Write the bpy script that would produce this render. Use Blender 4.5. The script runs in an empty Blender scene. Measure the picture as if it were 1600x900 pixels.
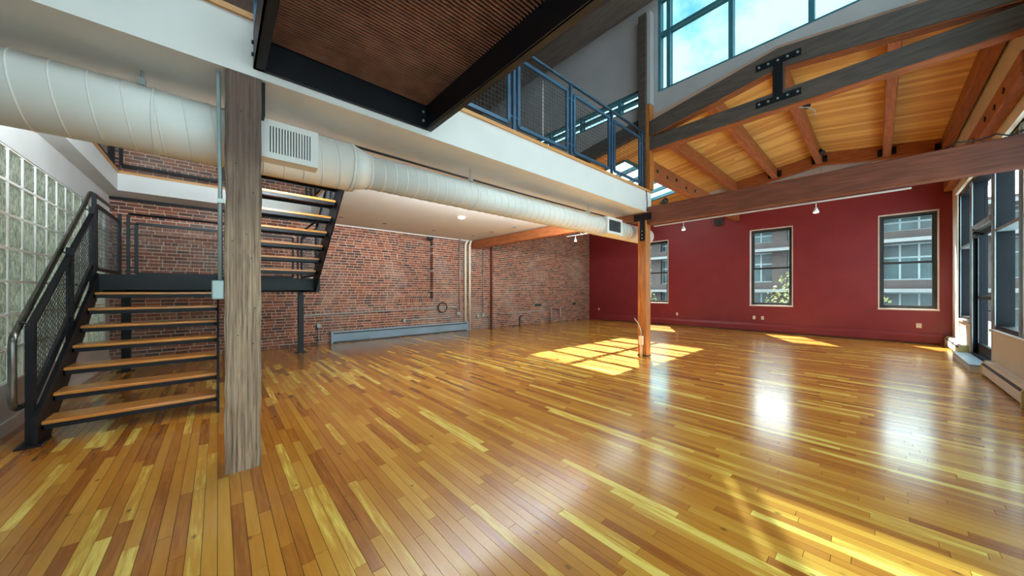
import bpy, bmesh, math, random
from mathutils import Vector, Matrix
R = random.Random(7)
sc = bpy.context.scene
COL = sc.collection

# ------------------------------------------------------------------ camera, sky, sun, exposure
H = 1.35
YAW = math.radians(48.1)
F = 512.0                        # focal length in pixels of the 1600x900 frame
cam = bpy.data.cameras.new('camera')
cam.sensor_width = 36; cam.lens = 36 * F / 1600
cam.shift_y = 5 / 1600
cam.clip_start = 0.05; cam.clip_end = 300
co = bpy.data.objects.new('camera', cam); COL.objects.link(co)
co.location = (0, 0, H); co.rotation_euler = (math.pi / 2, 0, YAW)
sc.camera = co

SUN_STRENGTH = 10.0
SKY_STRENGTH = 2.4
EXPOSURE = 1.72

world = bpy.data.worlds.new('sky'); sc.world = world; world.use_nodes = True
def build_world():
    nt = world.node_tree; nt.nodes.clear()
    out = nt.nodes.new('ShaderNodeOutputWorld'); bg = nt.nodes.new('ShaderNodeBackground')
    tc = nt.nodes.new('ShaderNodeTexCoord'); no = nt.nodes.new('ShaderNodeTexNoise')
    no.inputs['Scale'].default_value = 5.0; no.inputs['Detail'].default_value = 6; no.inputs['Roughness'].default_value = .6
    rp = nt.nodes.new('ShaderNodeValToRGB')
    rp.color_ramp.elements[0].position = .38; rp.color_ramp.elements[0].color = (.20, .47, .56, 1)
    rp.color_ramp.elements[1].position = .56; rp.color_ramp.elements[1].color = (.82, .93, .95, 1)
    nt.links.new(tc.outputs['Generated'], no.inputs['Vector'])
    nt.links.new(no.outputs['Fac'], rp.inputs['Fac'])
    nt.links.new(rp.outputs['Color'], bg.inputs['Color'])
    bg.inputs['Strength'].default_value = SKY_STRENGTH
    nt.links.new(bg.outputs['Background'], out.inputs['Surface'])
build_world()
sl = bpy.data.lights.new('sun', 'SUN'); sl.energy = SUN_STRENGTH; sl.angle = math.radians(.6); sl.color = (1, .96, .86)
so = bpy.data.objects.new('sun', sl); COL.objects.link(so)
so.rotation_euler = Vector((-.47, .88, 1.19)).to_track_quat('Z', 'Y').to_euler()
so.location = (-10, 20, 30)

vs = sc.view_settings
sc.display_settings.display_device = 'sRGB'
vs.view_transform = 'Standard'; vs.look = 'None'; vs.exposure = EXPOSURE; vs.gamma = 1; vs.use_curve_mapping = False
cy = sc.cycles
cy.max_bounces = 12; cy.diffuse_bounces = 6; cy.glossy_bounces = 4; cy.transmission_bounces = 8; cy.transparent_max_bounces = 16
cy.sample_clamp_indirect = 6; cy.caustics_reflective = False; cy.caustics_refractive = False
cy.use_denoising = True

def project(p):
    x, y, z = p[0], p[1], p[2] - H
    r = x * math.cos(YAW) + y * math.sin(YAW); f = -x * math.sin(YAW) + y * math.cos(YAW)
    if f < .15: return None
    return 800 + F * r / f, 455 - F * z / f
def screen_area(pts):
    q = [project(p) for p in pts]
    if any(a is None for a in q): return 0
    if all(a[0] < 0 for a in q) or all(a[0] > 1600 for a in q) or all(a[1] < 0 for a in q) or all(a[1] > 900 for a in q): return 0
    cx = sum(a[0] for a in q) / len(q); cyy = sum(a[1] for a in q) / len(q)
    if not (-20 < cx < 1620 and -20 < cyy < 920): return 0
    s = 0
    for i in range(len(q)):
        a, b = q[i], q[(i + 1) % len(q)]; s += a[0] * b[1] - a[1] * b[0]
    return abs(s) / 2

# ------------------------------------------------------------------ materials
def srgb(r, g, b):
    f = lambda c: (c / 255 / 12.92) if c / 255 <= .04045 else ((c / 255 + .055) / 1.055) ** 2.4
    return (f(r), f(g), f(b), 1)
def base(name, rough=.5, metal=0, coat=0):
    m = bpy.data.materials.new(name); m.use_nodes = True
    nt = m.node_tree; b = nt.nodes['Principled BSDF']
    b.inputs['Roughness'].default_value = rough; b.inputs['Metallic'].default_value = metal
    b.inputs['Coat Weight'].default_value = coat; b.inputs['Coat Roughness'].default_value = .13
    return m, nt, b
def noise_mat(name, c1, c2, scale=4, rough=.5, metal=0, bump=0, stretch=(1, 1, 1), detail=4, lo=.35, hi=.65, bscale=None, coat=0, var=0):
    """two colours mixed by stretched noise, optional bump and a per-object shift in brightness"""
    m, nt, b = base(name, rough, metal, coat)
    tc = nt.nodes.new('ShaderNodeTexCoord'); mp = nt.nodes.new('ShaderNodeMapping'); mp.inputs['Scale'].default_value = stretch
    geo = nt.nodes.new('ShaderNodeNewGeometry')
    nt.links.new(geo.outputs['Position'], mp.inputs['Vector'])
    no = nt.nodes.new('ShaderNodeTexNoise'); no.inputs['Scale'].default_value = scale; no.inputs['Detail'].default_value = detail
    nt.links.new(mp.outputs['Vector'], no.inputs['Vector'])
    rp = nt.nodes.new('ShaderNodeValToRGB')
    rp.color_ramp.elements[0].position = lo; rp.color_ramp.elements[0].color = c1
    rp.color_ramp.elements[1].position = hi; rp.color_ramp.elements[1].color = c2
    nt.links.new(no.outputs['Fac'], rp.inputs['Fac'])
    colour = rp.outputs['Color']
    if var:
        oi = nt.nodes.new('ShaderNodeObjectInfo'); mr = nt.nodes.new('ShaderNodeMapRange')
        mr.inputs['To Min'].default_value = 1 - var; mr.inputs['To Max'].default_value = 1 + var
        nt.links.new(oi.outputs['Random'], mr.inputs['Value'])
        mx = nt.nodes.new('ShaderNodeVectorMath'); mx.operation = 'SCALE'
        nt.links.new(colour, mx.inputs[0]); nt.links.new(mr.outputs['Result'], mx.inputs['Scale'])
        colour = mx.outputs['Vector']
    nt.links.new(colour, b.inputs['Base Color'])
    if bump:
        n2 = nt.nodes.new('ShaderNodeTexNoise'); n2.inputs['Scale'].default_value = bscale or scale * 3; n2.inputs['Detail'].default_value = 5
        nt.links.new(mp.outputs['Vector'], n2.inputs['Vector'])
        bp = nt.nodes.new('ShaderNodeBump'); bp.inputs['Strength'].default_value = bump; bp.inputs['Distance'].default_value = .01
        nt.links.new(n2.outputs['Fac'], bp.inputs['Height']); nt.links.new(bp.outputs['Normal'], b.inputs['Normal'])
    return m
def tone_mat(name, stops, rough, per_object, stretch, scale=3, grain=.25, coat=0, bump=0, bscale=20, patch=0, knots=False):
    """colour picked along a ramp by a random number per piece (object random or face attribute 'tone') plus grain noise"""
    m, nt, b = base(name, rough, 0, coat)
    if per_object:
        src = nt.nodes.new('ShaderNodeObjectInfo').outputs['Random']
    else:
        at = nt.nodes.new('ShaderNodeAttribute'); at.attribute_name = 'tone'; src = at.outputs['Fac']
    geo = nt.nodes.new('ShaderNodeNewGeometry')
    off = nt.nodes.new('ShaderNodeMath'); off.operation = 'MULTIPLY'; off.inputs[1].default_value = 40
    nt.links.new(src, off.inputs[0])
    mp = nt.nodes.new('ShaderNodeMapping'); mp.inputs['Scale'].default_value = stretch
    nt.links.new(geo.outputs['Position'], mp.inputs['Vector'])
    no = nt.nodes.new('ShaderNodeTexNoise'); no.noise_dimensions = '4D'; no.inputs['Scale'].default_value = scale; no.inputs['Detail'].default_value = 5
    nt.links.new(mp.outputs['Vector'], no.inputs['Vector']); nt.links.new(off.outputs[0], no.inputs['W'])
    a = nt.nodes.new('ShaderNodeMath'); a.operation = 'MULTIPLY_ADD'; a.inputs[1].default_value = grain * 2; a.inputs[2].default_value = -grain
    nt.links.new(no.outputs['Fac'], a.inputs[0])
    s = nt.nodes.new('ShaderNodeMath'); s.operation = 'ADD'
    nt.links.new(a.outputs[0], s.inputs[0]); nt.links.new(src, s.inputs[1])
    rp = nt.nodes.new('ShaderNodeValToRGB'); el = rp.color_ramp.elements
    el[0].position, el[0].color = stops[0]; el[1].position, el[1].color = stops[-1]
    for p, c in stops[1:-1]:
        e = el.new(p); e.color = c
    nt.links.new(s.outputs[0], rp.inputs['Fac'])
    colour = rp.outputs['Color']
    if patch:      # large weathered patches: lime and soot stains that run across neighbouring pieces
        n3 = nt.nodes.new('ShaderNodeTexNoise'); n3.inputs['Scale'].default_value = .9; n3.inputs['Detail'].default_value = 4
        nt.links.new(geo.outputs['Position'], n3.inputs['Vector'])
        r3 = nt.nodes.new('ShaderNodeValToRGB')
        r3.color_ramp.elements[0].position = .5; r3.color_ramp.elements[0].color = (0, 0, 0, 1)
        r3.color_ramp.elements[1].position = .75; r3.color_ramp.elements[1].color = (patch, patch, patch, 1)
        nt.links.new(n3.outputs['Fac'], r3.inputs['Fac'])
        mx = nt.nodes.new('ShaderNodeMix'); mx.data_type = 'RGBA'; mx.inputs[7].default_value = srgb(178, 160, 150)
        nt.links.new(r3.outputs['Color'], mx.inputs[0]); nt.links.new(colour, mx.inputs[6]); colour = mx.outputs[2]
    if knots:      # scattered dark knots in the wood
        vo = nt.nodes.new('ShaderNodeTexVoronoi'); vo.inputs['Scale'].default_value = 4.2
        mk = nt.nodes.new('ShaderNodeMapping'); mk.inputs['Scale'].default_value = (.8, 1.4, 1)
        nt.links.new(geo.outputs['Position'], mk.inputs['Vector']); nt.links.new(mk.outputs['Vector'], vo.inputs['Vector'])
        kr = nt.nodes.new('ShaderNodeMapRange'); kr.inputs['From Min'].default_value = .03; kr.inputs['From Max'].default_value = .09
        kr.inputs['To Min'].default_value = .7; kr.inputs['To Max'].default_value = 0
        nt.links.new(vo.outputs['Distance'], kr.inputs['Value'])
        mx = nt.nodes.new('ShaderNodeMix'); mx.data_type = 'RGBA'; mx.inputs[7].default_value = srgb(84, 46, 18)
        nt.links.new(kr.outputs['Result'], mx.inputs[0]); nt.links.new(colour, mx.inputs[6]); colour = mx.outputs[2]
    nt.links.new(colour, b.inputs['Base Color'])
    if bump:
        n2 = nt.nodes.new('ShaderNodeTexNoise'); n2.inputs['Scale'].default_value = bscale; n2.inputs['Detail'].default_value = 4
        nt.links.new(mp.outputs['Vector'], n2.inputs['Vector'])
        bp = nt.nodes.new('ShaderNodeBump'); bp.inputs['Strength'].default_value = bump; bp.inputs['Distance'].default_value = .004
        nt.links.new(n2.outputs['Fac'], bp.inputs['Height']); nt.links.new(bp.outputs['Normal'], b.inputs['Normal'])
        if coat: nt.links.new(bp.outputs['Normal'], b.inputs['Coat Normal'])
    return m

M = {}
PLANK_STOPS = [(0, srgb(150, 86, 30)), (.15, srgb(172, 108, 38)), (.5, srgb(188, 127, 44)), (.86, srgb(200, 147, 58)), (.96, srgb(222, 184, 84)), (1, srgb(232, 202, 104))]
for k, po in (('plank', True), ('plank_far', False)):
    M[k] = tone_mat('oak_' + k, PLANK_STOPS, .22, po, (1.2, 14, 1), 3, .3, coat=.5, bump=.12, bscale=6, knots=True)
BRICK_STOPS = [(0, srgb(80, 56, 52)), (.25, srgb(110, 62, 48)), (.5, srgb(130, 70, 50)), (.75, srgb(144, 80, 56)), (1, srgb(158, 98, 72))]
for k, po in (('brick', True), ('brick_far', False)):
    M[k] = tone_mat('clay_' + k, BRICK_STOPS, .85, po, (1, 1, 1), 12, .25, bump=.5, bscale=60, patch=.4)
DECK_STOPS = [(0, srgb(190, 132, 66)), (.5, srgb(212, 160, 84)), (1, srgb(226, 182, 104))]
M['deck'] = tone_mat('pine_deck', DECK_STOPS, .55, True, (1.5, 16, 1), 3, .4, bump=.15)
M['mortar'] = noise_mat('mortar', srgb(190, 172, 154), srgb(214, 198, 182), 8, .95, bump=.5)
M['joint'] = noise_mat('floor_joint', srgb(60, 34, 16), srgb(80, 46, 22), 8, .9)
M['white'] = noise_mat('white_paint', srgb(206, 205, 203), srgb(212, 211, 209), 2, .6)
M['grout'] = noise_mat('white_grout', srgb(240, 239, 234), srgb(246, 245, 241), 6, .6)
M['duct'] = noise_mat('duct_white', srgb(214, 212, 208), srgb(222, 220, 216), 2, .45)
M['cream'] = noise_mat('cream_paint', srgb(216, 208, 194), srgb(224, 217, 204), 2, .6)
M['grey'] = noise_mat('grey_paint', srgb(168, 164, 166), srgb(176, 172, 174), 2, .6)
M['red'] = noise_mat('red_paint', srgb(128, 38, 44), srgb(134, 42, 48), 2, .42)
M['nosing'] = noise_mat('oak_nosing', srgb(190, 130, 70), srgb(208, 152, 92), 3, .4, stretch=(8, .6, 8))
M['steel'] = noise_mat('black_steel', srgb(12, 13, 18), srgb(18, 20, 26), 5, .45)
M['steel'].node_tree.nodes['Principled BSDF'].inputs['Specular IOR Level'].default_value = .3
M['rail_steel'] = noise_mat('steel_sky_tint', srgb(56, 84, 110), srgb(66, 98, 126), 5, .3, .3)  # black steel with the blue sky reflection put into its colour
M['pipe_rail'] = noise_mat('polished_rail', srgb(92, 92, 90), srgb(120, 118, 112), 8, .25, .9)
M['tread'] = noise_mat('tread_oak', srgb(176, 108, 46), srgb(202, 140, 66), 4, .3, stretch=(10, .8, 10), bump=.1, coat=.3)
M['timber'] = noise_mat('red_fir', srgb(132, 70, 36), srgb(164, 94, 52), 3, .45, stretch=(1, 9, 9), bump=.25, var=.1)
M['timber_y'] = noise_mat('red_fir_lengthwise', srgb(140, 76, 42), srgb(170, 100, 58), 3, .45, stretch=(9, 1, 9), bump=.25, var=.1)
M['timber_z'] = noise_mat('fir_post', srgb(150, 86, 34), srgb(182, 114, 52), 3, .4, stretch=(9, 9, .8), bump=.25)
M['tie'] = noise_mat('red_brown_tie', srgb(96, 48, 32), srgb(122, 64, 42), 3, .45, stretch=(1, 9, 9), bump=.25)
M['dark_timber'] = noise_mat('dark_stained_fir', srgb(66, 58, 54), srgb(88, 76, 70), 3, .5, stretch=(1, 9, 9), bump=.3)
M['ceil_dark'] = noise_mat('dark_high_ceiling', srgb(104, 94, 88), srgb(124, 110, 102), 3, .6, stretch=(1, 8, 1))
M['teal'] = noise_mat('teal_window_frame', srgb(52, 104, 118), srgb(60, 116, 130), 4, .4)
M['navy'] = noise_mat('navy_storefront_frame', srgb(10, 12, 18), srgb(14, 16, 24), 4, .5)
M['navy'].node_tree.nodes['Principled BSDF'].inputs['Specular IOR Level'].default_value = .2
M['alu'] = noise_mat('silver_edge', srgb(150, 164, 172), srgb(170, 184, 190), 4, .35, .5)
M['black_sash'] = noise_mat('black_sash', srgb(44, 46, 48), srgb(56, 58, 58), 4, .4)
M['trim_white'] = noise_mat('window_trim', srgb(216, 200, 190), srgb(226, 212, 202), 3, .5)
M['heater_blue'] = noise_mat('grey_blue_heater', srgb(126, 146, 162), srgb(136, 156, 172), 2, .4)
M['heater_white'] = noise_mat('white_heater', srgb(228, 222, 212), srgb(234, 229, 220), 2, .4)
M['heater_end'] = noise_mat('cream_heater_end', srgb(206, 196, 130), srgb(214, 204, 142), 2, .4)
M['slot'] = noise_mat('dark_slot', srgb(40, 42, 44), srgb(54, 56, 58), 4, .6)
M['cream_pipe'] = noise_mat('cream_pipe', srgb(222, 212, 190), srgb(230, 221, 202), 4, .4)
M['conduit'] = noise_mat('conduit_grey', srgb(146, 148, 146), srgb(168, 170, 168), 6, .4, .5)
M['conduit_green'] = noise_mat('conduit_pale', srgb(142, 158, 158), srgb(160, 174, 172), 6, .45, .2)
M['brown_pipe'] = noise_mat('brown_strip', srgb(104, 56, 38), srgb(120, 66, 46), 6, .6)
M['cable'] = noise_mat('black_cable', srgb(28, 28, 30), srgb(40, 40, 42), 8, .5)
M['plate'] = noise_mat('ivory_plate', srgb(226, 206, 178), srgb(232, 214, 188), 4, .4)
M['grating'] = noise_mat('grating_steel', srgb(120, 82, 66), srgb(144, 100, 82), 6, .4, .2)
M['deckplate'] = noise_mat('rust_deck', srgb(160, 62, 36), srgb(178, 74, 44), 2, .6)
M['wire'] = noise_mat('wire_mesh', srgb(44, 46, 48), srgb(62, 64, 66), 8, .5, .3)
M['facade'] = noise_mat('taupe_panel', srgb(66, 56, 54), srgb(74, 63, 60), 1, .8)
M['slab'] = noise_mat('balcony_slab', srgb(112, 112, 112), srgb(122, 122, 122), 1, .7)
M['bframe'] = noise_mat('pale_window_frame', srgb(124, 136, 138), srgb(134, 146, 148), 2, .5)
M['bglass'] = noise_mat('teal_facade_glass', srgb(18, 38, 42), srgb(44, 72, 76), .8, .25, 0)
M['leaf'] = noise_mat('spring_leaves', srgb(112, 116, 66), srgb(134, 136, 90), 3, .6)
M['bark'] = noise_mat('bark', srgb(84, 70, 60), srgb(104, 88, 74), 10, .9)
M['asphalt'] = noise_mat('asphalt', srgb(80, 80, 80), srgb(92, 92, 90), 2, .9)
M['roofing'] = noise_mat('roofing', srgb(120, 118, 116), srgb(134, 132, 130), 2, .9)

def weathered():
    m, nt, b = base('weathered_timber', .75)
    geo = nt.nodes.new('ShaderNodeNewGeometry'); mp = nt.nodes.new('ShaderNodeMapping'); mp.inputs['Scale'].default_value = (20, 20, .55)
    nt.links.new(geo.outputs['Position'], mp.inputs['Vector'])
    no = nt.nodes.new('ShaderNodeTexNoise'); no.inputs['Scale'].default_value = 3.2; no.inputs['Detail'].default_value = 8; no.inputs['Distortion'].default_value = .35
    nt.links.new(mp.outputs['Vector'], no.inputs['Vector'])
    rp = nt.nodes.new('ShaderNodeValToRGB'); e = rp.color_ramp.elements
    e[0].position = .28; e[0].color = srgb(74, 58, 50); e[1].position = .7; e[1].color = srgb(178, 154, 128)
    k = e.new(.46); k.color = srgb(140, 116, 96)
    nt.links.new(no.outputs['Fac'], rp.inputs['Fac'])
    # a darker brown over the upper half of the timber, with a ragged lower edge
    n2 = nt.nodes.new('ShaderNodeTexNoise'); n2.inputs['Scale'].default_value = 3; n2.inputs['Detail'].default_value = 5
    nt.links.new(geo.outputs['Position'], n2.inputs['Vector'])
    sx = nt.nodes.new('ShaderNodeSeparateXYZ'); nt.links.new(geo.outputs['Position'], sx.inputs[0])
    ad = nt.nodes.new('ShaderNodeMath'); ad.operation = 'ADD'; nt.links.new(sx.outputs['Z'], ad.inputs[0]); nt.links.new(n2.outputs['Fac'], ad.inputs[1])
    mr = nt.nodes.new('ShaderNodeMapRange'); mr.inputs['From Min'].default_value = 2.1; mr.inputs['From Max'].default_value = 3.0
    mr.inputs['To Max'].default_value = .8
    nt.links.new(ad.outputs[0], mr.inputs['Value'])
    mx = nt.nodes.new('ShaderNodeMix'); mx.data_type = 'RGBA'; mx.blend_type = 'MIX'; mx.inputs[7].default_value = srgb(78, 58, 54)
    nt.links.new(mr.outputs['Result'], mx.inputs[0]); nt.links.new(rp.outputs['Color'], mx.inputs[6])
    nt.links.new(mx.outputs[2], b.inputs['Base Color'])
    bp = nt.nodes.new('ShaderNodeBump'); bp.inputs['Strength'].default_value = .7; bp.inputs['Distance'].default_value = .012
    nt.links.new(no.outputs['Fac'], bp.inputs['Height']); nt.links.new(bp.outputs['Normal'], b.inputs['Normal'])
    return m
M['weathered'] = weathered()

def glass(name, tint=(1, 1, 1, 1), refl=.08):
    m = bpy.data.materials.new(name); m.use_nodes = True; nt = m.node_tree; nt.nodes.clear()
    o = nt.nodes.new('ShaderNodeOutputMaterial'); t = nt.nodes.new('ShaderNodeBsdfTransparent'); g = nt.nodes.new('ShaderNodeBsdfGlossy'); mx = nt.nodes.new('ShaderNodeMixShader')
    t.inputs['Color'].default_value = tint; g.inputs['Roughness'].default_value = .02
    mx.inputs[0].default_value = refl
    nt.links.new(t.outputs[0], mx.inputs[1]); nt.links.new(g.outputs[0], mx.inputs[2]); nt.links.new(mx.outputs[0], o.inputs['Surface'])
    return m
M['glass'] = glass('window_glass', (.94, .97, .97, 1), .02)
M['tinted'] = glass('tinted_glass', (.38, .48, .50, 1), .05)
def block_glass():
    m = bpy.data.materials.new('glass_block'); m.use_nodes = True; nt = m.node_tree; nt.nodes.clear()
    o = nt.nodes.new('ShaderNodeOutputMaterial')
    tr = nt.nodes.new('ShaderNodeBsdfTranslucent'); g = nt.nodes.new('ShaderNodeBsdfGlossy'); tp = nt.nodes.new('ShaderNodeBsdfTransparent'); df = nt.nodes.new('ShaderNodeBsdfDiffuse')
    geo = nt.nodes.new('ShaderNodeNewGeometry'); mp = nt.nodes.new('ShaderNodeMapping'); mp.inputs['Scale'].default_value = (30, 8, 13)
    nt.links.new(geo.outputs['Position'], mp.inputs['Vector'])
    no = nt.nodes.new('ShaderNodeTexNoise'); no.inputs['Scale'].default_value = 1; no.inputs['Detail'].default_value = 3; no.inputs['Distortion'].default_value = 1.2
    nt.links.new(mp.outputs['Vector'], no.inputs['Vector'])
    rp = nt.nodes.new('ShaderNodeValToRGB'); e = rp.color_ramp.elements
    e[0].position = .34; e[0].color = srgb(104, 104, 88); e[1].position = .7; e[1].color = srgb(204, 204, 188)
    nt.links.new(no.outputs['Fac'], rp.inputs['Fac'])
    for s in (tr, df): nt.links.new(rp.outputs['Color'], s.inputs['Color'])
    bp = nt.nodes.new('ShaderNodeBump'); bp.inputs['Strength'].default_value = .8; bp.inputs['Distance'].default_value = .02
    nt.links.new(no.outputs['Fac'], bp.inputs['Height'])
    g.inputs['Roughness'].default_value = .12; nt.links.new(bp.outputs['Normal'], g.inputs['Normal'])
    a = nt.nodes.new('ShaderNodeMixShader'); a.inputs[0].default_value = .35
    nt.links.new(tr.outputs[0], a.inputs[1]); nt.links.new(df.outputs[0], a.inputs[2])
    b = nt.nodes.new('ShaderNodeMixShader'); b.inputs[0].default_value = .15
    nt.links.new(a.outputs[0], b.inputs[1]); nt.links.new(g.outputs[0], b.inputs[2])
    c = nt.nodes.new('ShaderNodeMixShader'); c.inputs[0].default_value = .12
    nt.links.new(b.outputs[0], c.inputs[1]); nt.links.new(tp.outputs[0], c.inputs[2])
    nt.links.new(c.outputs[0], o.inputs['Surface'])
    return m
M['block'] = block_glass()
def emit(name, col, st):
    m = bpy.data.materials.new(name); m.use_nodes = True; nt = m.node_tree; b = nt.nodes['Principled BSDF']
    b.inputs['Emission Color'].default_value = col; b.inputs['Emission Strength'].default_value = st; b.inputs['Base Color'].default_value = (.9, .88, .8, 1)
    return m
M['bulb'] = emit('lamp_glow', (1, .86, .62, 1), 3)

# ------------------------------------------------------------------ mesh helpers
class MB:
    def __init__(s): s.v = []; s.f = []; s.t = []
    def add(s, vs, fs, tone=0):
        n = len(s.v); s.v += [tuple(p) for p in vs]; s.f += [tuple(i + n for i in f) for f in fs]; s.t += [tone] * len(fs); return s
    BF = [(0, 3, 2, 1), (4, 5, 6, 7), (0, 1, 5, 4), (1, 2, 6, 5), (2, 3, 7, 6), (3, 0, 4, 7)]
    def box(s, x0, x1, y0, y1, z0, z1, tone=0):
        x0, x1 = sorted((x0, x1)); y0, y1 = sorted((y0, y1)); z0, z1 = sorted((z0, z1))
        return s.add([(x0, y0, z0), (x1, y0, z0), (x1, y1, z0), (x0, y1, z0), (x0, y0, z1), (x1, y0, z1), (x1, y1, z1), (x0, y1, z1)], s.BF, tone)
    def cbox(s, x0, x1, y0, y1, z0, z1, c=.01):
        """box with chamfered edges"""
        x0, x1 = sorted((x0, x1)); y0, y1 = sorted((y0, y1)); z0, z1 = sorted((z0, z1))
        bm = bmesh.new(); bmesh.ops.create_cube(bm, size=1)
        for v in bm.verts: v.co = Vector(((x0 + x1) / 2 + v.co.x * (x1 - x0), (y0 + y1) / 2 + v.co.y * (y1 - y0), (z0 + z1) / 2 + v.co.z * (z1 - z0)))
        bmesh.ops.bevel(bm, geom=bm.edges[:], offset=c, segments=1, affect='EDGES')
        bm.verts.index_update(); s.add([v.co for v in bm.verts], [[v.index for v in f.verts] for f in bm.faces]); bm.free(); return s
    def bar(s, a, b, w, h, up=(0, 0, 1)):
        """rectangular bar from a to b, w across, h along up"""
        a = Vector(a); b = Vector(b); d = (b - a).normalized(); u = Vector(up)
        side = d.cross(u)
        if side.length < 1e-5: u = Vector((1, 0, 0)); side = d.cross(u)
        side.normalize(); u = side.cross(d).normalized()
        vs = []
        for p in (a, b):
            for i, j in ((-1, -1), (1, -1), (1, 1), (-1, 1)): vs.append(p + side * w / 2 * i + u * h / 2 * j)
        return s.add(vs, [(0, 1, 2, 3), (7, 6, 5, 4), (0, 4, 5, 1), (1, 5, 6, 2), (2, 6, 7, 3), (3, 7, 4, 0)])
    def tube(s, pts, r, n=10, cap=True):
        pts = [Vector(p) for p in pts]; rr = r if isinstance(r, (list, tuple)) else [r] * len(pts)
        rings = []; ref = None
        for i, p in enumerate(pts):
            d = (pts[min(i + 1, len(pts) - 1)] - pts[max(i - 1, 0)]).normalized()
            if ref is None:
                ref = d.orthogonal().normalized()
            ref = (ref - d * ref.dot(d)).normalized(); o = d.cross(ref)
            rings.append([p + (ref * math.cos(2 * math.pi * k / n) + o * math.sin(2 * math.pi * k / n)) * rr[i] for k in range(n)])
        vs = [q for g in rings for q in g]; fs = []
        for i in range(len(rings) - 1):
            for k in range(n):
                fs.append((i * n + k, i * n + (k + 1) % n, (i + 1) * n + (k + 1) % n, (i + 1) * n + k))
        if cap: fs.append(tuple(range(n - 1, -1, -1))); fs.append(tuple((len(rings) - 1) * n + k for k in range(n)))
        return s.add(vs, fs)
    def prism(s, poly, axis, a, b):
        """polygon (2D, in the two other axes in xyz order) pulled along an axis from a to b"""
        def mk(p, q): return {'x': (q, p[0], p[1]), 'y': (p[0], q, p[1]), 'z': (p[0], p[1], q)}[axis]
        n = len(poly); vs = [mk(p, a) for p in poly] + [mk(p, b) for p in poly]
        fs = [tuple(range(n - 1, -1, -1)), tuple(range(n, 2 * n))] + [(i, (i + 1) % n, n + (i + 1) % n, n + i) for i in range(n)]
        return s.add(vs, fs)
    def ring(s, c, axis, r, tr, n=28, m=6):
        c = Vector(c); A = Vector(axis).normalized(); u = A.orthogonal().normalized(); w = A.cross(u); vs = []; fs = []
        for i in range(n):
            a = 2 * math.pi * i / n; d = u * math.cos(a) + w * math.sin(a)
            for j in range(m):
                b = 2 * math.pi * j / m; vs.append(c + d * (r + tr * math.cos(b)) + A * tr * math.sin(b))
        for i in range(n):
            for j in range(m): fs.append((i * m + j, ((i + 1) % n) * m + j, ((i + 1) % n) * m + (j + 1) % m, i * m + (j + 1) % m))
        return s.add(vs, fs)
    def mesh(s, name, mat, smooth=False, tones=False):
        me = bpy.data.meshes.new(name); me.from_pydata(s.v, [], s.f); me.update()
        bm = bmesh.new(); bm.from_mesh(me); bmesh.ops.recalc_face_normals(bm, faces=bm.faces[:]); bm.to_mesh(me); bm.free()
        me.materials.append(M[mat] if isinstance(mat, str) else mat)
        if smooth: me.polygons.foreach_set('use_smooth', [True] * len(me.polygons))
        if tones:
            at = me.attributes.new('tone', 'FLOAT', 'FACE'); at.data.foreach_set('value', s.t)
        return me
    def obj(s, name, mat, parent=None, smooth=False, tones=False, label=None, cat=None, group=None, kind=None):
        return link(name, s.mesh(name, mat, smooth, tones), parent, label, cat, group, kind)
def link(name, data, parent=None, label=None, cat=None, group=None, kind=None):
    o = bpy.data.objects.new(name, data); COL.objects.link(o)
    if parent is not None:
        o.parent = parent; o.matrix_parent_inverse = world_of(parent).inverted()
    for k, v in (('label', label), ('category', cat), ('group', group), ('kind', kind)):
        if v: o[k] = v
    return o
def world_of(o):
    m = Matrix.LocRotScale(o.location, o.rotation_euler, o.scale)
    if o.parent is not None: return world_of(o.parent) @ o.matrix_parent_inverse @ m
    return m
def thing(name, label, cat, loc=(0, 0, 0), group=None, kind=None):
    o = link(name, None, None, label, cat, group, kind); o.location = loc; o.empty_display_size = .1; return o
UNIT = {}
def unit(mat, chamfer=0):
    k = (mat, chamfer)
    if k not in UNIT:
        m = MB(); m.box(-.5, .5, -.5, .5, -.5, .5); UNIT[k] = m.mesh(mat + '_piece', mat)
    return UNIT[k]
def piece(name, mat, x0, x1, y0, y1, z0, z1, parent, rot=None):
    o = link(name, unit(mat), parent)
    o.location = ((x0 + x1) / 2, (y0 + y1) / 2, (z0 + z1) / 2); o.scale = (abs(x1 - x0), abs(y1 - y0), abs(z1 - z0))
    if rot: o.rotation_euler = rot
    return o
def wire_grid(mb, o, a, b, la, lb, step=.05, w=.004):
    """woven wire panel: corner o, unit-less edge vectors a and b (may be slanted), lengths la, lb"""
    o = Vector(o); a = Vector(a); b = Vector(b)
    na = max(1, int(la / step)); nb = max(1, int(lb / step))
    nrm = a.cross(b).normalized()
    for i in range(1, na): mb.bar(o + a * (i / na), o + a * (i / na) + b, w, w, nrm)
    for j in range(1, nb): mb.bar(o + b * (j / nb), o + b * (j / nb) + a, w, w, nrm)

# ------------------------------------------------------------------ main dimensions
XB, XR = -9.5, 1.24            # brick wall, window wall
XS = -9.39                     # face of the thicker brick beyond the step
YR, YG = 13.5, -1.5            # red wall, glass block wall
XF = -3.185                    # front edge of the mezzanine
YM = 6.8                       # far end of the mezzanine and of the tall front part
ZC, ZS, ZM = 3.11, 2.99, 3.44  # ceiling below the mezzanine, its edge soffit, mezzanine floor
ZT = 7.45                      # high ceiling
YBK = -3.2                     # wall behind the camera
XRIDGE, ZRIDGE, SL = -1.1, 5.46, .15
def zdeck(x): return ZRIDGE - SL * abs(x - XRIDGE)

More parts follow.
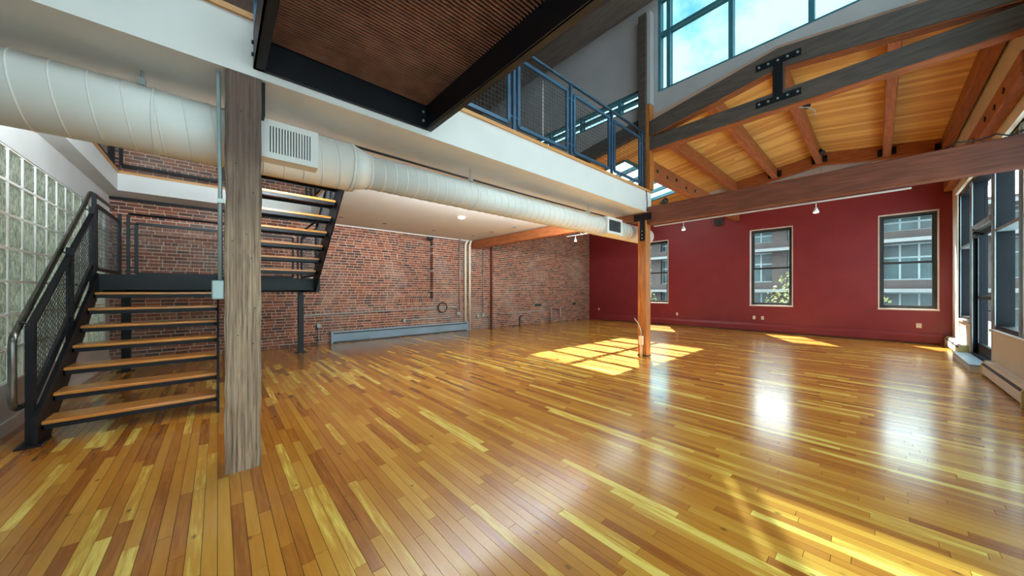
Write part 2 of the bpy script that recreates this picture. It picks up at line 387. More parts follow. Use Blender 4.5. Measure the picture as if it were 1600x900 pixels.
# ------------------------------------------------------------------ floor of oak strips
def build_floor():
    m = MB(); m.box(XB - .1, XR + .3, YBK, YR + .1, -.12, -.012)
    fl = m.obj('floor', 'joint', None, label='glossy amber oak strip floor across the whole room', cat='floor', kind='structure')
    rr = random.Random(3); W = .0615; g = .0011; items = []
    y = YBK
    while y < YR:
        x = XB - rr.random() * .8
        while x < XR + .1:
            L = rr.choice((.35, .5, .7, .9, 1.1, 1.4)) * rr.uniform(.8, 1.2)
            x0, x1 = max(x, XB), min(x + L, XR + .1)
            if x1 - x0 > .02: items.append((x0 + g, x1 - g, y + g, min(y + W, YR) - g))
            x += L
        y += W
    order = sorted(range(len(items)), key=lambda i: -screen_area([(items[i][0], items[i][2], 0), (items[i][1], items[i][2], 0), (items[i][1], items[i][3], 0), (items[i][0], items[i][3], 0)]))
    big = set(order[:300]); rest = MB()
    for i, (x0, x1, y0, y1) in enumerate(items):
        if i in big: piece('plank', 'plank', x0, x1, y0, y1, -.012, 0, fl)
        else: rest.box(x0, x1, y0, y1, -.012, 0, rr.random())
    rest.obj('plank', 'plank_far', fl, tones=True, kind='stuff')
build_floor()

# ------------------------------------------------------------------ brick wall with niche, step and upper part
def build_brick():
    NY0, NY1, NZ = 3.98, 5.12, 1.127
    m = MB(); d = .006
    zt = 7.4
    m.box(XB - .35, XB - .21, YG - .2, YR + .1, -.1, zt)             # core, back of the niche
    m.box(XB - .21, XB - d, YG - .2, NY0 - .01, -.1, zt); m.box(XB - .21, XB - d, NY1 + .01, 7.48, -.1, zt)
    m.box(XB - .21, XB - d, NY0 - .01, NY1 + .01, -.1, NZ - .01); m.box(XB - .21, XB - d, NY0 - .01, NY1 + .01, 3.03, zt)
    m.box(XB - .21, XS - d, 7.48, YR + .1, -.1, 5.4)
    wl = m.obj('wall_left', 'mortar', None, label='old red brick side wall with bricked-up niche and pale mortar', cat='wall', kind='structure')
    rr = random.Random(11); CH = .0705; BH = .058; items = []
    def course(x, y0, y1, z, header, off):
        L = .1 if header else .205
        y = y0 - off * L
        while y < y1:
            l = L * rr.uniform(.92, 1.06)
            a, b = max(y, y0), min(y + l, y1)
            if b - a > .03:
                j = rr.uniform(-.0025, .0025)
                items.append((x - .2 if abs(a - NY1) < .02 or abs(b - NY0) < .02 else x - .05, x + j, a + .005, b - .006, z + rr.uniform(-.002, .002), z + BH + rr.uniform(-.003, .002)))
            y += l
    k = 0; z = .004
    while z < 7.3:
        hd = k % 7 == 4; off = rr.random()
        vis = z < 3.2 or True
        segs = [(YG, 7.48, XB)]
        if z + BH > NZ - .137 and z < 3.02:
            segs = [(YG, NY0, XB), (NY1, 7.48, XB)]
            if z > NZ - .01: segs.append((NY0, NY1, XB - .2))
        if z > 5.35: segs = [(YG, 7.0, XB)]
        for a, b, x in segs: course(x, a, b, z, hd, off)
        if z < 5.1: course(XS, 7.48, YR, z, hd, rr.random())
        z += CH; k += 1
    y = NY0
    while y < NY1 - .03:                                           # rowlock sill of the niche
        items.append((XB - .19, XB + .004, y + .005, y + .064, NZ - .134, NZ - .006)); y += .0712
    def face(i): x0, x1, y0, y1, z0, z1 = i; return [(x1, y0, z0), (x1, y1, z0), (x1, y1, z1), (x1, y0, z1)]
    def hidden(i):                                                 # behind the timber post, the stair or the floor above
        q = project((i[1], (i[2] + i[3]) / 2, i[4]))
        return q is None or 330 < q[0] < 408 or q[0] < 165 or i[4] > 3.0
    order = sorted(range(len(items)), key=lambda i: 0 if hidden(items[i]) else -screen_area(face(items[i])))
    big = set(order[:300]); rest = MB()
    for i, b in enumerate(items):
        if i in big: piece('brick', 'brick', *b, wl)
        else: rest.box(*b, rr.random())
    rest.obj('brick', 'brick_far', wl, tones=True, kind='stuff')
    m = MB(); m.box(XB - .02, XS - .002, 7.44, 7.482, 0, 3.1)
    m.obj('edge_strip', 'brown_pipe', wl)
build_brick()

# ------------------------------------------------------------------ glass block wall
def build_blocks():
    m = MB(); x_end = -4.2; S = .325; Z0 = .47; NR = 7; Z1 = Z0 + NR * S
    xs = -9.21; NCOL = 15; xe = xs + NCOL * S
    m.box(XB - .1, xe + .02, YG - .14, YG, -.1, Z0); m.box(XB - .1, xe + .02, YG - .14, YG, Z1, ZC + .4)
    m.box(XB - .1, xs, YG - .14, YG, Z0, Z1)
    m.box(xe, xe + .3, YG - .14, YG, -.1, ZC + .4)
    w = m.obj('wall_rear', 'white', None, label='glass block wall in white surround behind the staircase', cat='wall', kind='structure')
    bb = MB(); bb.box(XB, xe, YG, YG + .018, 0, .12); bb.obj('baseboard', 'white', w)
    g = MB(); t = .024
    for c in range(NCOL + 1): g.box(xs + c * S - t / 2, xs + c * S + t / 2, YG - .11, YG - .014, Z0, Z1)
    for r in range(NR + 1): g.box(xs, xe, YG - .109, YG - .013, Z0 + r * S - t / 2, Z0 + r * S + t / 2)
    g.obj('grout', 'grout', w)
    pm = MB(); h = S / 2 - .012; c = .02                            # one pillow-edged block shared by all
    vs = []
    for yy, s in ((-.045, h - c), (-.03, h), (.03, h), (.045, h - c)):
        vs += [(-s, yy, -s), (s, yy, -s), (s, yy, s), (-s, yy, s)]
    fs = [(0, 1, 2, 3), (15, 14, 13, 12)]
    for l in range(3):
        for k in range(4): fs.append((l * 4 + k, l * 4 + (k + 1) % 4, l * 4 + 4 + (k + 1) % 4, l * 4 + 4 + k))
    pm.add(vs, fs); me = pm.mesh('glass_block', 'block')
    for c in range(NCOL):
        for r in range(NR):
            o = link('glass_block', me, w); o.location = (xs + (c + .5) * S, YG - .065, Z0 + (r + .5) * S)
build_blocks()

# ------------------------------------------------------------------ red wall with three windows
WINS = [(-6.72, -5.62), (-2.90, -1.78), (.02, 1.04)]
WZ0, WZ1 = .87, 3.42
def build_red():
    m = MB(); y0, y1 = YR, YR + .28
    xs = [XS - .1] + [a for w in WINS for a in w] + [XR + .3]
    m.box(xs[0], xs[-1], y0, y1, -.1, WZ0); m.box(xs[0], xs[-1], y0, y1, WZ1, 4.3)
    for i in range(0, len(xs), 2): m.box(xs[i], xs[i + 1], y0, y1, WZ0, WZ1)
    w = m.obj('wall_front', 'red', None, label='dark red painted end wall with three tall sash windows', cat='wall', kind='structure')
    g = MB(); pts = [(XB, 4.3), (XR + .3, 4.3), (XR + .3, zdeck(XR + .3)), (XRIDGE, ZRIDGE), (XB, zdeck(XB))]
    g.prism(pts, 'y', y0 + .01, y1); g.obj('gable', 'grey', w)
    for i in range(9): MB().box(-4.6 + i * .7, -4.585 + i * .7, y0 - .004, y0 + .02, 4.3, zdeck(-4.6 + i * .7) - .02).obj('gable_batten', 'grey', w)
build_red()
def build_window(n, x0, x1, label):
    w = thing('window_%d' % n, label, 'window', (x0, YR, WZ0), kind='structure')
    m = MB(); t = .02                                              # white reveal and sill
    m.box(x0 - .004, x0 + t, YR - .004, YR + .2, WZ0, WZ1); m.box(x1 - t, x1 + .004, YR - .004, YR + .2, WZ0, WZ1)
    m.box(x0 - .004, x1 + .004, YR - .004, YR + .2, WZ1 - t, WZ1 + .004); m.obj('reveal', 'trim_white', w)
    MB().box(x0 - .01, x1 + .01, YR - .03, YR + .2, WZ0 - .02, WZ0 + .02).obj('sill', 'trim_white', w)
    zm = WZ0 + .48 * (WZ1 - WZ0); a, b = x0 + t, x1 - t; z0, z1 = WZ0 + .02, WZ1 - t; f = .055
    fr = MB()
    fr.box(a, a + .05, YR + .1, YR + .19, z0, z1); fr.box(b - .05, b, YR + .1, YR + .19, z0, z1)
    fr.box(a + .05, b - .05, YR + .1, YR + .19, z1 - .05, z1); fr.box(a + .05, b - .05, YR + .1, YR + .19, z0, z0 + .03)
    fr.obj('frame', 'black_sash', w)
    for nm, q0, q1, yy in (('lower_sash', z0 + .03, zm + .03, .11), ('upper_sash', zm - .01, z1 - .05, .15)):
        s = MB(); c, d = a + .05, b - .05
        s.box(c, c + f * .6, YR + yy, YR + yy + .035, q0, q1); s.box(d - f * .6, d, YR + yy, YR + yy + .035, q0, q1)
        s.box(c + f * .6, d - f * .6, YR + yy, YR + yy + .035, q0, q0 + f); s.box(c + f * .6, d - f * .6, YR + yy, YR + yy + .035, q1 - f * .7, q1)
        so_ = s.obj(nm, 'black_sash', w)
        MB().box(c + f * .6, d - f * .6, YR + yy + .015, YR + yy + .02, q0 + f, q1 - f * .7).obj('pane', 'glass', so_)
for i, l in enumerate(('sash window in the red wall half hidden behind the timber post', 'middle sash window in the red wall above two ivory outlets', 'sash window in the red wall nearest the glazed door')):
    build_window(i + 1, *WINS[i], l)

# ------------------------------------------------------------------ window wall on the side of the door
HEAD, SILL = 3.55, .72
XG = XR + .16
BAYS = [(12.55, 11.35, 'win'), (11.2, 9.45, 'door'), (9.3, 7.9, 'win'), (7.75, 6.35, 'win'), (6.2, 4.8, 'win'), (4.65, 3.25, 'win'), (3.1, 1.7, 'win'), (1.55, .15, 'win'), (0, -1.4, 'win')]  # the bays nearest the camera are out of view, added for daylight
def build_right():
    m = MB()
    m.box(XR, XR + .3, 12.55, YR + .02, -.1, HEAD)
    m.box(XR, XR + .3, YBK, YR + .02, HEAD, 5.15)
    m.box(XR, XR + .3, YBK, -1.4, -.1, HEAD)
    for a, b, k in BAYS:
        if k == 'win': m.box(XR - .0, XR + .3, b - .15 if b > -1 else b, a, -.1, SILL - .02)
    w = m.obj('wall_right', 'cream', None, label='cream side wall framing tall dark storefront glazing', cat='wall', kind='structure')
    c = MB(); c.prism([(XR - .05, HEAD - .0), (XR + .02, HEAD), (XR + .02, HEAD + .14), (XR - .05, HEAD + .1)], 'y', 0, 12.6); c.obj('head_casing', 'cream', w)
    c = MB(); c.box(XR - .02, XR + .03, 12.55, 12.66, SILL, HEAD); c.obj('side_casing', 'cream', w)
    for a, b, k in BAYS[:4]:
        if k == 'win': MB().box(XR - .03, XR + .28, b - .1, a + (.02 if a < 12 else 0), SILL - .02, SILL + .02).obj('sill', 'trim_white', w)
build_right()
def build_storefront(n, y1, y0, kind, label):
    w = thing('window_%d' % n, label, 'window', (XG, y0, SILL), kind='structure')
    z0 = SILL + .02; z1 = HEAD; d0, d1 = XR + .03, XR + .2
    for yy in (y0, y1):
        MB().box(d0, d1, yy - .035, yy + .035, z0, z1).obj('mullion', 'navy', w)
        MB().box(d0 - .012, d0 - .002, yy - .04, yy + .035, z0, z1).obj('edge_strip', 'alu', w)
    MB().box(d0, d1, y0 + .035, y1 - .035, z1 - .07, z1).obj('head_rail', 'navy', w)
    MB().box(d0, d1, y0 + .035, y1 - .035, z0, z0 + .06).obj('sill_rail', 'navy', w)
    MB().box(d0, d1, y0 + .035, y1 - .035, 2.3, 2.35).obj('transom', 'alu', w)
    MB().box(XG + .0, XG + .006, y0 + .035, y1 - .035, z0 + .06, 2.3).obj('pane', 'glass', w)
    MB().box(XG + .0, XG + .006, y0 + .035, y1 - .035, 2.35, z1 - .07).obj('pane', 'glass', w)
SFL = ['narrow dark framed storefront window between the red wall and the door', None, 'dark framed storefront window on the near side of the glazed door', 'dark framed storefront window above the near end of the white heater']
n = 4
for i, (a, b, k) in enumerate(BAYS):
    if k != 'win': continue
    build_storefront(n, a, b, k, SFL[i] if i < 4 else 'dark storefront window added along the side wall out of view, pane %s from the door' % ['third', 'fourth', 'fifth', 'sixth', 'seventh'][i - 4]); n += 1
def build_door():
    y1, y0 = 11.2, 9.45; d0, d1 = XR + .03, XR + .2; z0 = .14
    w = thing('door_1', 'tall glazed door in a dark steel frame with transom window above', 'door', (XG, y0, z0), kind='structure')
    for yy in (y0, y1):
        MB().box(d0, d1, yy - .06, yy + .06, 0, HEAD).obj('jamb', 'navy', w)
        MB().box(d0 - .014, d0 - .002, yy - .06, yy + .05, 0, HEAD).obj('edge_strip', 'alu', w)
    MB().box(d0, d1, y0 + .06, y1 - .06, HEAD - .07, HEAD).obj('head_rail', 'navy', w)
    MB().box(d0 - .02, d1, y0 + .06, y1 - .06, 2.52, 2.62).obj('transom_bar', 'alu', w)
    MB().box(XG, XG + .006, y0 + .06, y1 - .06, 2.62, HEAD - .07).obj('pane', 'glass', w)
    MB().box(XR + .015, d1, y0 + .06, y1 - .06, .02, .14).obj('threshold', 'navy', w)
    leaf = MB(); a, b = y0 + .065, y1 - .065; t0, t1 = XR + .08, XR + .125
    leaf.box(t0, t1, a, a + .09, z0, 2.5); leaf.box(t0, t1, b - .09, b, z0, 2.5); leaf.box(t0, t1, a + .09, b - .09, z0, z0 + .2); leaf.box(t0, t1, a + .09, b - .09, 2.4, 2.5); leaf.box(t0, t1, a + .09, b - .09, 1.2, 1.26)
    lf = leaf.obj('door_leaf', 'navy', w)
    for yy in (a + .088, b - .1): MB().box(t0 - .004, t0 - .0005, yy, yy + .012, z0 + .2, 2.4).obj('glazing_bead', 'alu', lf)
    MB().box(t0 + .02, t0 + .026, a + .09, b - .09, z0 + .2, 1.2).obj('pane', 'glass', lf); MB().box(t0 + .02, t0 + .026, a + .09, b - .09, 1.26, 2.4).obj('pane', 'glass', lf)
    hd = MB(); hd.tube([(t0, a + .05, 1.02), (t0 - .05, a + .05, 1.02), (t0 - .06, a + .17, 1.02)], .011); hd.tube([(t0, a + .05, .86), (t0 - .02, a + .05, .86)], .025)
    hd.obj('handle', 'steel', lf, smooth=True)
    cl = MB(); cl.cbox(t0 - .07, t0, b - .45, b - .12, 2.38, 2.45); cl.bar((t0 - .05, b - .3, 2.47), (t0 - .12, y1 - .7, 2.5), .03, .015)
    cl.obj('door_closer', 'steel', lf)
    st = MB(); st.box(XR - .2, XR - .004, y0 - .05, y1 + .05, 0, .1)
    st.obj('door_step', 'white', None, label='low step with grey tread in front of the glazed door', cat='step')
    MB().box(XR - .21, XR - .004, y0 - .06, y1 + .06, .1, .12).obj('tread', 'heater_blue', bpy.data.objects['door_step'])
build_door()

# ------------------------------------------------------------------ mezzanine slab, fascia, stair opening
OX0, OX1, OY0, OY1 = -8.83, -4.35, -1.3, 1.62
def build_mezz():
    m = MB()
    m.box(XB, OX0, YG, YM, ZC, ZM - .03); m.box(OX1, XF - .02, YG, YM, ZC, ZM - .03)
    m.box(OX0, OX1, YG, OY0, ZC, ZM - .03); m.box(OX0, OX1, OY1, YM, ZC, ZM - .03)
    c = m.obj('ceiling', 'white', None, label='white plaster ceiling under the mezzanine with a stairwell opening', cat='ceiling', kind='structure')
    f = MB(); f.box(XF - .9, XF, YG, YM + .0, ZS, ZC); f.box(XF - .02, XF, YG, YM, ZC, ZM - .03); f.obj('fascia', 'white', c)
    s = MB()
    for a in ((XF - .1, XF + .025, YG, YM), ): s.box(*a, ZM - .03, ZM + .012)
    s.obj('nosing', 'nosing', c)
    s = MB(); s.box(OX0 - .1, OX0 + .02, OY0, OY1, ZM - .03, ZM + .012); s.obj('nosing', 'nosing', c)
    s = MB(); s.box(OX0, OX1, OY0 - .1, OY0 + .02, ZM - .03, ZM + .012); s.obj('nosing', 'nosing', c)
    s = MB(); s.box(OX0, OX1, OY1 - .02, OY1 + .1, ZM - .03, ZM + .012); s.obj('nosing', 'nosing', c)
    fl = MB(); fl.box(XB, OX0 - .1, YG, YM, ZM - .03, ZM); fl.box(OX1, XF - .1, YG, YM, ZM - .03, ZM); fl.box(OX0 - .1, OX1, OY1 + .1, YM, ZM - .03, ZM)
    fl.obj('upper_floor', 'nosing', c)
    t = MB(); t.box(XB, XB + .03, 2.0, 7.4, ZC - .03, ZC); t.obj('wall_moulding', 'white', c)
    t = MB(); t.box(XB, XB + .03, YG, 1.9, ZC - .05, ZC); t.obj('wall_moulding', 'steel', c)
build_mezz()

# ------------------------------------------------------------------ high front part: rear wall, ceiling, clerestory wall
def build_high():
    m = MB(); m.box(XB - .1, -4.3, YG - .14, YG, ZC + .4, ZT); m.box(-4.45, -4.3, YBK, YG - .14, -.1, ZT)
    m.box(-4.3, XR + .3, YBK - .15, YBK, -.1, ZT)
    m.obj('wall_back', 'white', None, label='white wall behind the viewpoint', cat='wall', kind='structure')
    m = MB(); m.box(XB - .1, XR + .3, YBK, YM + .2, ZT, ZT + .15)
    c = m.obj('ceiling_high', 'ceil_dark', None, label='dark high ceiling over the front part of the loft', cat='ceiling', kind='structure')
    for y in (3.6, 5.6):
        MB().box(XB, XR, y, y + .22, ZT - .3, ZT - .005).obj('ceiling_beam', 'dark_timber', c)
    # clerestory wall above the lower roof
    w = MB(); y0, y1 = YM, YM + .18; zl = 5.33; zr = 5.48
    pts = [(XB, 4.0), (XF + .1, zdeck(XF) - .35), (XF + .1, zl), (XB, zl)]
    w.prism([(XB, zdeck(XB) - .1), (XF + .02, zdeck(XF) - .1), (XF + .02, zl), (XB, zl)], 'y', y0, y1)
    w.prism([(XF + .02, zdeck(XF) - .1), (XRIDGE, ZRIDGE - .1), (XR + .3, zdeck(XR + .3) - .1), (XR + .3, zr), (XF + .02, zr)], 'y', y0, y1)
    w.box(XB, -8.0, y0, y1, zl, ZT); w.box(-8.0, -6.3, y0, y1, 5.72, ZT); w.box(-6.245, XF + .02, y0, y1, 5.72, ZT); w.box(-6.3, -6.245, y0, y1, 7.28, ZT)
    w.box(XF + .02, -3.05, y0, y1, zr, ZT)
    wo = w.obj('wall_upper', 'grey', None, label='grey clerestory wall above the trusses with bands of windows', cat='wall', kind='structure')
    up = MB(); up.box(XR, XR + .3, YBK, YM + .2, 5.15, 5.3)
    up.box(XR, XR + .3, YBK, YM + .2, 7.2, ZT)
    up.box(XR, XR + .3, 5.9, YM + .2, 5.3, 7.2); up.box(XR, XR + .3, YBK, -2.2, 5.3, 7.2)
    up.obj('wall_right_upper', 'white', None, label='white upper side wall of the tall front part', cat='wall', kind='structure')
    f = .035
    k = n
    def band(idx, label, xs, za, zb, hz):
        o = thing('window_%d' % idx, label, 'window', (xs[0], YM, za), kind='structure')
        for x in xs: MB().box(x - f, x + f, y0 + .02, y1 - .02, za, zb).obj('mullion', 'teal', o)
        MB().box(xs[0], xs[-1], y0 + .03, y1 - .03, za, za + .05).obj('sill_rail', 'teal', o); MB().box(xs[0], xs[-1], y0 + .03, y1 - .03, zb - .05, zb).obj('head_rail', 'teal', o)
        MB().box(xs[0], xs[-1], y0 + .03, y1 - .03, hz - .03, hz + .03).obj('transom', 'teal', o)
        for a, b in zip(xs, xs[1:]):
            for c, d in ((za + .05, hz - .03), (hz + .03, zb - .05)):
                MB().box(a + f, b - f, y0 + .08, y0 + .086, c, d).obj('pane', 'tinted', o)
    band(k, 'low band of teal framed windows behind the mezzanine railing', [-8.0, -7.1, -6.04, -4.99, -3.93, XF], zl, 5.72, 5.53)
    band(k + 1, 'large teal framed clerestory windows above the roof truss', [-3.03, -2.84, -1.75, -.68, .4, 1.22], zr, ZT - .02, 6.68)
    o = thing('window_%d' % (k + 2), 'slim vertical slot window in the grey upper wall', 'window', (-6.27, YM, 5.72), kind='structure')
    MB().box(-6.3, -6.245, y0 + .08, y0 + .086, 5.72, 7.28).obj('pane', 'glass', o)
    o = thing('window_%d' % (k + 3), 'upper side windows added to the tall front part, out of view', 'window', (XR, 0, 5.3), kind='structure')  # unseen glazing added to let more daylight in
    for i in range(7):
        MB().box(XR + .1, XR + .2, -2.2 + i * 1.35 - .03, -2.2 + i * 1.35 + .03, 5.3, 7.2).obj('mullion', 'teal', o)
        if i < 6: MB().box(XR + .15, XR + .156, -2.17 + i * 1.35, -2.23 + (i + 1) * 1.35, 5.3, 7.2).obj('pane', 'glass', o)
build_high()

# ------------------------------------------------------------------ timber roof over the far part
SKX0, SKX1, SKY0, SKY1 = -6.85, -4.6, 8.3, 12.2
def build_roof():
    root = thing('ceiling_roof', 'sloping pine board ceiling over the far half of the loft', 'ceiling', (XRIDGE, YM, ZRIDGE), kind='structure')
    ang = math.atan(SL); t = .03; W = .14; rr = random.Random(5)
    def board(xa, xb, y, w):
        xm = (xa + xb) / 2; L = (xb - xa) / math.cos(ang) - .002
        o = link('board', unit('deck'), root)
        o.location = (xm, y + w / 2, zdeck(xm) + t / 2 + .001 + rr.uniform(0, .002)); o.scale = (L, w - .003, t)
        o.rotation_euler = (0, ang if xm > XRIDGE else -ang, 0)
    y = YM + .18
    while y < YR:
        w = min(W, YR - y)
        board(XRIDGE, XR + .02, y, w)
        cut = rr.uniform(-4.2, -2.2)
        if SKY0 - W < y < SKY1:
            board(max(cut, SKX1 + .3), XRIDGE, y, w); board(SKX1, max(cut, SKX1 + .3), y, w); board(XB, SKX0, y, w)
        else:
            board(cut, XRIDGE, y, w); board(-6, cut, y, w); board(XB, -6, y, w)
        y += W
    m = MB()                                                        # roofing above the boards, open at the skylight
    def slab(xa, xb, ya, yb):
        m.prism([(xa, zdeck(xa) + .04), (xb, zdeck(xb) + .04), (xb, zdeck(xb) + .08), (xa, zdeck(xa) + .08)], 'y', ya, yb)
    slab(XRIDGE, XR + .3, YM + .1, YR + .3); slab(SKX1, XRIDGE, YM + .1, YR + .3); slab(XB - .2, SKX0, YM + .1, YR + .3)
    slab(SKX0, SKX1, YM + .1, SKY0); slab(SKX0, SKX1, SKY1, YR + .3)
    m.obj('roofing', 'roofing', root)
    s = thing('window_skylight', 'large gridded skylight in the pine board ceiling', 'skylight', (SKX0, SKY0, zdeck(SKX0)), kind='structure')
    def line(xa, xb, ya, yb, h0, h1, nm, mat):
        MB().prism([(xa, zdeck(xa) + h0), (xb, zdeck(xb) + h0), (xb, zdeck(xb) + h1), (xa, zdeck(xa) + h1)], 'y', ya, yb).obj(nm, mat, s)
    for i in range(6):
        yy = SKY0 + (SKY1 - SKY0) * i / 5; line(SKX0, SKX1, yy - .04, yy + .04, -.02, .09, 'glazing_bar', 'teal')
    xm = (SKX0 + SKX1) / 2
    for x in (SKX0, xm, SKX1): line(x - .05, x + .05, SKY0, SKY1, -.015, .085, 'glazing_bar', 'teal')
    for i in range(5):
        ya = SKY0 + (SKY1 - SKY0) * i / 5 + .04; yb = SKY0 + (SKY1 - SKY0) * (i + 1) / 5 - .04
        line(SKX0 + .05, xm - .05, ya, yb, .05, .056, 'pane', 'glass'); line(xm + .05, SKX1 - .05, ya, yb, .05, .056, 'pane', 'glass')
build_roof()
def timber(name, mat, label, box, cat='beam', group=None, parent=None, c=.012):
    return MB().cbox(*box, c).obj(name, mat, parent, label=label, cat=cat, group=group)
PUR = [(-3.3, 'roof purlin nearest the upper post'), (-2.2, 'roof purlin between the ridge and the upper post'), (-1.15, 'ridge beam with cables and lamps under the pine ceiling'), (.17, 'roof purlin between the ridge and the window wall'), (1.13, 'roof purlin along the top of the window wall')]
for x, l in PUR:
    zt = zdeck(x) - .02
    p = timber('roof_purlin', 'timber_y', l, (x - .075, x + .075, YM + .2, YR - .17, zt - .3, zt), group='purlins under the pine ceiling')
    if abs(x) < 3:
        for s in (-1, 1): MB().box(x + s * .078, x + s * .085, YR - .3, YR - .17, zt - .26, zt - .06).obj('joist_hanger', 'steel', p); MB().box(x + s * .085, x + s * .17, YR - .172, YR - .166, zt - .27, zt - .07).obj('joist_hanger', 'steel', p)
def rafter(name, label, xa, xb, y0, y1, h0, h1, mat):
    return MB().prism([(xa, zdeck(xa) + h0), (xb, zdeck(xb) + h0), (xb, zdeck(xb) + h1), (xa, zdeck(xa) + h1)], 'y', y0, y1).obj(name, mat, None, label=label, cat='beam')
rafter('wall_rafter', 'sloping rafter against the gable on the ridge side toward the post', -3.4, XRIDGE, YR - .165, YR - .01, -.36, -.005, 'timber')
rafter('wall_rafter', 'sloping rafter against the gable on the window wall side', XRIDGE, XR - .01, YR - .165, YR - .01, -.36, -.005, 'timber')
rafter('roof_rafter', 'sloping brown rafter seen through the mezzanine railing', XB + .02, -3.42, YM - .14, YM - .005, -.42, -.12, 'dark_timber')
def bolted(name, label, x0, x1, z0, z1, ya, yb, side, ys):
    b = timber(name, 'timber_y', label, (x0, x1, ya, yb, z0, z1))
    for y in ys:
        m = MB(); xx = x1 if side > 0 else x0
        zc = (z0 + z1) / 2 + R.uniform(-.05, .05)
        m.tube([(xx - .004 * side, y, zc), (xx + .012 * side, y, zc)], .04, 12); m.obj('bolt_plug', 'cable', b)
bolted('header_beam', 'timber header with a row of dark bolt holes behind the upper post', XF - .16, XF, 3.8, 4.14, YM + .02, YR - .02, 1, [7.1, 7.6, 8.1, 8.7, 9.3])
bolted('header_beam', 'timber header with dark bolt holes along the window wall', XR - .14, XR - .005, 3.82, 4.12, YM + .06, YR - .02, -1, [7.6, 8.1, 8.7, 9.6, 10.6])

# ------------------------------------------------------------------ truss
def build_truss():
    y0, y1 = YM - .2, YM - .02
    t = thing('roof_truss', 'dark king-post timber truss bolted with black plates under the clerestory', 'truss', (-1, YM - .1, 4.25))
    MB().cbox(XF + .05, XR - .02, y0, y1, 4.25, 4.52, .012).obj('bottom_chord', 'dark_timber', t)
    MB().box(XF + .05, XR - .02, y0 + .01, y1 - .01, 4.235, 4.251).obj('bottom_face', 'timber', t)
    xk = -1.05; zt = 5.2; zl = 4.84; zr = 4.86; d = .31
    MB().prism([(XF + .05, zl - d), (xk, zt - d), (xk, zt), (XF + .05, zl)], 'y', y0 - .0, y1).obj('top_chord', 'dark_timber', t)
    MB().prism([(xk, zt - d), (XR - .02, zr - d), (XR - .02, zr), (xk, zt)], 'y', y0 - .0, y1).obj('top_chord', 'dark_timber', t)
    for xa, za, xb, zb in ((XF + .05, zl - d, xk, zt - d), (xk, zt - d, XR - .02, zr - d)):
        MB().prism([(xa, za - .014), (xb, zb - .014), (xb, zb), (xa, za)], 'y', y0 + .01, y1 - .01).obj('bottom_face', 'timber', t)
    MB().box(xk - .07, xk + .07, y0 + .01, y1 - .01, 4.52, 4.87).obj('king_post', 'dark_timber', t)
    def tee(zc, up):
        m = MB(); s = 1 if up else -1
        m.box(xk - .28, xk + .28, y0 - .012, y0 - .001, zc - .05, zc + .05); m.box(xk - .06, xk + .06, y0 - .013, y0 - .002, min(zc, zc - s * .3), max(zc, zc - s * .3))
        p = m.obj('tee_plate', 'steel', t)
        for x in (-.24, -.12, 0, .12, .24):
            b = MB(); b.tube([(xk + x, y0 - .012, zc), (xk + x, y0 - .026, zc)], .016, 8); b.obj('bolt', 'alu', p)
    tee(5.0, True); tee(4.4, False)
build_truss()
MB().box(XF, XR - .02, YM - .2, YM - .12, 5.1, 5.12) if False else None

